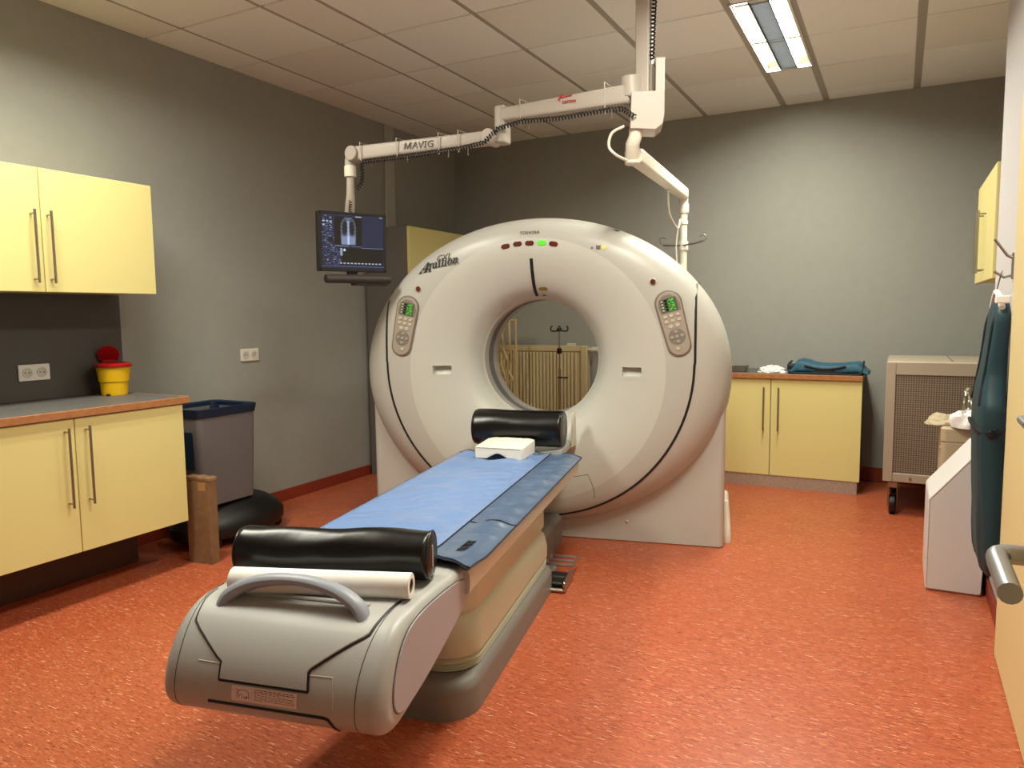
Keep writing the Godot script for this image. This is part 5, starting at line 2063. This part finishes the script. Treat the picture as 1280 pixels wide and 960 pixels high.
# ---------------------------------------------------------------- right wall
func right_side() -> void:
	var b := MB.new()
	# wall cabinet in the niche
	var o := thing("wall_cabinet", "pale yellow wall cabinet in the niche above the apron hooks", "cabinet")
	b.bb(Vector3(0.408, 1.455, -5.195), Vector3(NICHE, 2.0, -4.26))
	part(o, "carcass", b, M.yellow)
	b = MB.new()
	b.bb(Vector3(0.386, 1.452, -5.20), Vector3(0.407, 2.003, -4.74), 0.002)
	var d := part(o, "door", b, M.yellow)
	bar_handle(d, Vector3(0.386, 1.66, -4.80), 0.33, Vector3.LEFT)
	b = MB.new()
	b.bb(Vector3(0.386, 1.452, -4.736), Vector3(0.407, 2.003, -4.262), 0.002)
	d = part(o, "door", b, M.yellow)
	bar_handle(d, Vector3(0.386, 1.66, -4.68), 0.33, Vector3.LEFT)
	# white foam wedge
	o = thing("foam_wedge", "large white vinyl foam wedge standing on the floor by the right wall", "wedge", Vector3(0.145, 0.0, -3.86))
	b = MB.new()
	var poly := [Vector2(0.0, 0.0), Vector2(0.225, 0.0), Vector2(0.236, 0.665), Vector2(0.185, 0.672), Vector2(0.0, 0.435)]
	var rings := []
	for q in [[0.0, 0.012], [0.012, 0.0], [0.40, 0.0], [0.412, 0.012]]:
		var c := Vector2(0.12, 0.3)
		var r := PackedVector3Array()
		for i in poly.size():
			var p0: Vector2 = poly[(i - 1 + 5) % 5]
			var p1: Vector2 = poly[i]
			var p2: Vector2 = poly[(i + 1) % 5]
			for k in 4:
				var t := k / 3.0
				var a := p1 + (p0 - p1).normalized() * 0.012
				var e := p1 + (p2 - p1).normalized() * 0.012
				var p := a.lerp(p1, t).lerp(p1.lerp(e, t), t)
				p += (c - p).normalized() * q[1]
				r.append(Vector3(p.x, maxf(p.y, 0.0), -q[0]))
		rings.append(r)
	b.loft(rings)
	part(o, "block", b, M.foam, 40)
	b = MB.new()
	var edge := []
	for q in [Vector2(0.004, 0.03), Vector2(0.004, 0.43), Vector2(0.185, 0.662), Vector2(0.228, 0.658)]:
		edge.append(Vector3(q.x, q.y, 0.0))
	b.tube(edge, 0.003, 6)
	part(o, "piping", b, M.foam)
	# beige stand behind the wedge with textiles on it
	o = thing("beige_stool", "beige padded stool behind the foam wedge, carrying textiles", "stool", Vector3(0.305, 0.0, -4.62))
	b = MB.new()
	rings = []
	for q in [[0.03, 0.085, 0.13], [0.05, 0.09, 0.14], [0.60, 0.09, 0.14], [0.605, 0.086, 0.136], [0.61, 0.092, 0.142], [0.675, 0.092, 0.142], [0.685, 0.08, 0.13]]:
		rings.append(b.ring(Vector3(0, q[0], 0), q[1], q[2], 0.03, 4))
	b.loft(rings)
	part(o, "seat_block", b, M.beige_bag)
	for q in [Vector3(-0.06, 0, 0.10), Vector3(0.06, 0, 0.10), Vector3(-0.06, 0, -0.10), Vector3(0.06, 0, -0.10)]:
		b = MB.new()
		b.tube([q, q + Vector3(0, 0.04, 0)], 0.012, 8)
		part(o, "foot", b, M.black)
	b = MB.new()
	for k in 3:
		b.lathe([Vector2(0.0, 0.0), Vector2(0.004, 0.0), Vector2(0.004, 0.003), Vector2(0.0, 0.004)], 8, Transform3D(Basis(Vector3(0, 0, 1), PI / 2), Vector3(-0.0905, 0.33 + k * 0.12, 0.09)))
	part(o, "stud", b, M.boom_white)
	cloth("beige_cloth", "crumpled beige cloth on the stool behind the foam wedge", Vector3(0.228, 0.686, -4.62), Vector3(0.085, 0.05, 0.09), 4, M.beige_bag)
	cloth("white_towel", "folded white towel on the stool beside the hanging apron", Vector3(0.322, 0.688, -4.50), Vector3(0.070, 0.085, 0.07), 9, M.linen)
	cloth("grey_pouch", "small shiny grey pouch on the stool behind the white towel", Vector3(0.352, 0.688, -4.70), Vector3(0.045, 0.17, 0.05), 14, M.steel)
	# coat hooks and hanging apron
	for q in [[-3.62, "double steel wall hook holding the hanging apron"]]:
		o = thing("wall_hook", q[1], "hook", Vector3(WR, 1.47, q[0]), 0)
		b = MB.new()
		b.bb(Vector3(-0.006, -0.045, -0.012), Vector3(0.0, 0.06, 0.012), 0.002)
		part(o, "back_plate", b, M.steel)
		b = MB.new()
		b.tube([Vector3(-0.004, 0.04, 0), Vector3(-0.022, 0.05, 0), Vector3(-0.068, 0.118, 0)], 0.0055, 8)
		part(o, "upper_prong", b, M.steel)
		b = MB.new()
		b.tube([Vector3(-0.004, -0.03, 0), Vector3(-0.03, -0.038, 0), Vector3(-0.066, -0.012, 0)], 0.0055, 8)
		part(o, "lower_prong", b, M.steel)
	hanging_apron()
	# door folded against the right wall
	b = MB.new()
	b.bb(Vector3(0.357, 0.008, -3.21), Vector3(0.397, 2.055, -2.02), 0.003)
	var dr := struct("door_1", b, M.door, "pale wood door standing open against the white wall")
	lever(dr, Vector3(0.357, 1.005, -2.42), 1.0)
	b = MB.new()
	b.bb(Vector3(0.155, 0.008, -1.005), Vector3(0.197, 2.055, -0.12), 0.003)
	dr = struct("door_2", b, M.door, "pale wood door leaf standing open next to the viewer")
	lever(dr, Vector3(0.155, 1.045, -0.925), 1.0)

func lever(door: Node, at: Vector3, s: float) -> void:
	var b := MB.new()
	b.tube(smooth_path([at, at + Vector3(-0.035, 0, 0), at + Vector3(-0.050, 0, 0.004), at + Vector3(-0.056, 0, 0.02), at + Vector3(-0.056, -0.001, 0.07), at + Vector3(-0.056, -0.002, 0.125 * s)], 5), 0.0105, 14)
	var l := part(door, "lever_handle", b, M.steel_bright)
	b = MB.new()
	b.lathe([Vector2(0.0, 0.0), Vector2(0.026, 0.0), Vector2(0.026, 0.006), Vector2(0.022, 0.009), Vector2(0.0, 0.009)], 24, Transform3D(Basis(Vector3(0, 0, 1), PI / 2), at))
	part(l, "rosette", b, M.steel_bright)

func cloth(called: String, label: String, at: Vector3, size: Vector3, seed_: int, m: Material) -> void:
	var nz := FastNoiseLite.new()
	nz.seed = seed_
	nz.frequency = 1.0
	nz.fractal_octaves = 3
	var rings := []
	for i in 15:
		var ph := PI * 0.5 * i / 14.0
		var r := PackedVector3Array()
		for k in 36:
			var a := TAU * k / 36.0
			var d := 1.0 + 0.30 * nz.get_noise_3d(cos(a) * 0.9, i * 0.08, sin(a) * 0.9) + 0.05 * nz.get_noise_3d(cos(a) * 5.0, i * 0.5, sin(a) * 5.0)
			var rr := pow(cos(ph), 0.6)
			r.append(Vector3(cos(a) * rr * size.x * d, maxf(0.0, sin(ph) * size.y * d), sin(a) * rr * size.z * d))
		rings.append(r)
	var b := MB.new()
	b.loft(rings)
	solo(called, b, m, label, "cloth", at)

func hanging_apron() -> void:
	var o := thing("hanging_apron", "dark teal protective apron hanging from a hook against the white wall", "apron", Vector3(WR, 0.0, -3.50))
	# stations from the shoulders down: height, half width, thickness, offset from the wall, shift along the wall
	var st := [[1.335, 0.04, 0.030, 0.055, 0.0], [1.325, 0.12, 0.050, 0.050, 0.0], [1.28, 0.17, 0.060, 0.052, 0.0], [1.18, 0.165, 0.065, 0.058, 0.0], [1.06, 0.165, 0.080, 0.064, -0.01], [0.99, 0.20, 0.090, 0.070, -0.02], [0.93, 0.235, 0.094, 0.072, -0.02], [0.86, 0.235, 0.098, 0.072, -0.02], [0.80, 0.225, 0.100, 0.070, -0.02], [0.74, 0.222, 0.094, 0.068, -0.02], [0.62, 0.225, 0.090, 0.064, -0.02], [0.50, 0.225, 0.086, 0.060, -0.02], [0.40, 0.222, 0.080, 0.058, -0.02], [0.31, 0.212, 0.066, 0.056, -0.02], [0.27, 0.19, 0.044, 0.056, -0.02], [0.255, 0.15, 0.015, 0.056, -0.02]]
	var nz := FastNoiseLite.new()
	nz.seed = 51
	nz.frequency = 1.0
	nz.fractal_octaves = 2
	var rings := []
	for i in st.size() - 1:
		for j in 3:
			var t := j / 3.0
			var q := []
			for c in 5:
				q.append(lerpf(st[i][c], st[i + 1][c], t))
			var r := PackedVector3Array()
			for k in 36:
				var a := TAU * k / 36.0
				var cz := signf(cos(a)) * pow(absf(cos(a)), 0.55)
				var cx := signf(sin(a)) * pow(absf(sin(a)), 0.55)
				var fold := 0.012 * nz.get_noise_2d(cz * 5.0, q[0] * 1.2) * smoothstep(0.25, 0.6, 1.3 - q[0])
				r.append(Vector3(-q[3] + cx * q[2] * 0.5 + (fold if cx < 0 else 0.0), q[0], cz * q[1] + q[4]))
			rings.append(r)
	var b := MB.new()
	b.loft(rings)
	part(o, "body", b, M.teal_mid, 60)
	# neck strap, binding and belt
	b = MB.new()
	b.tube(smooth_path([Vector3(-0.062, 1.325, 0.10), Vector3(-0.083, 1.25, 0.12), Vector3(-0.094, 1.13, 0.115), Vector3(-0.107, 1.02, 0.12), Vector3(-0.118, 0.93, 0.14)], 6), 0.005, 8)
	part(o, "binding", b, M.teal_dark)
	b = MB.new()
	b.tube(smooth_path([Vector3(-0.062, 1.325, -0.10), Vector3(-0.083, 1.25, -0.12), Vector3(-0.094, 1.13, -0.125), Vector3(-0.107, 1.02, -0.14), Vector3(-0.118, 0.93, -0.17)], 6), 0.005, 8)
	part(o, "binding", b, M.teal_dark)
	b = MB.new()
	var belt := []
	for k in 25:
		var a := TAU * k / 24.0
		belt.append(Vector3(-0.070 + sin(a) * 0.056 , 0.835 + 0.012 * sin(a * 3.0), cos(a) * 0.232 - 0.02))
	b.tube(belt, 0.010, 8, false, 2.0)
	part(o, "belt", b, M.teal_dark)
	# hanger
	b = MB.new()
	b.tube(smooth_path([Vector3(-0.06, 1.31, 0.165), Vector3(-0.062, 1.345, 0.11), Vector3(-0.065, 1.372, 0.0), Vector3(-0.062, 1.345, -0.11), Vector3(-0.06, 1.31, -0.165)], 5), 0.011, 8)
	b.bb(Vector3(-0.085, 1.325, 0.165), Vector3(-0.035, 1.355, 0.185), 0.004)
	var h := part(o, "hanger", b, M.paper)
	b = MB.new()
	b.tube(smooth_path([Vector3(-0.065, 1.372, 0.0), Vector3(-0.062, 1.40, 0.02), Vector3(-0.058, 1.44, 0.06), Vector3(-0.055, 1.452, 0.05)], 5), 0.0028, 6)
	part(h, "hanger_hook", b, M.steel)
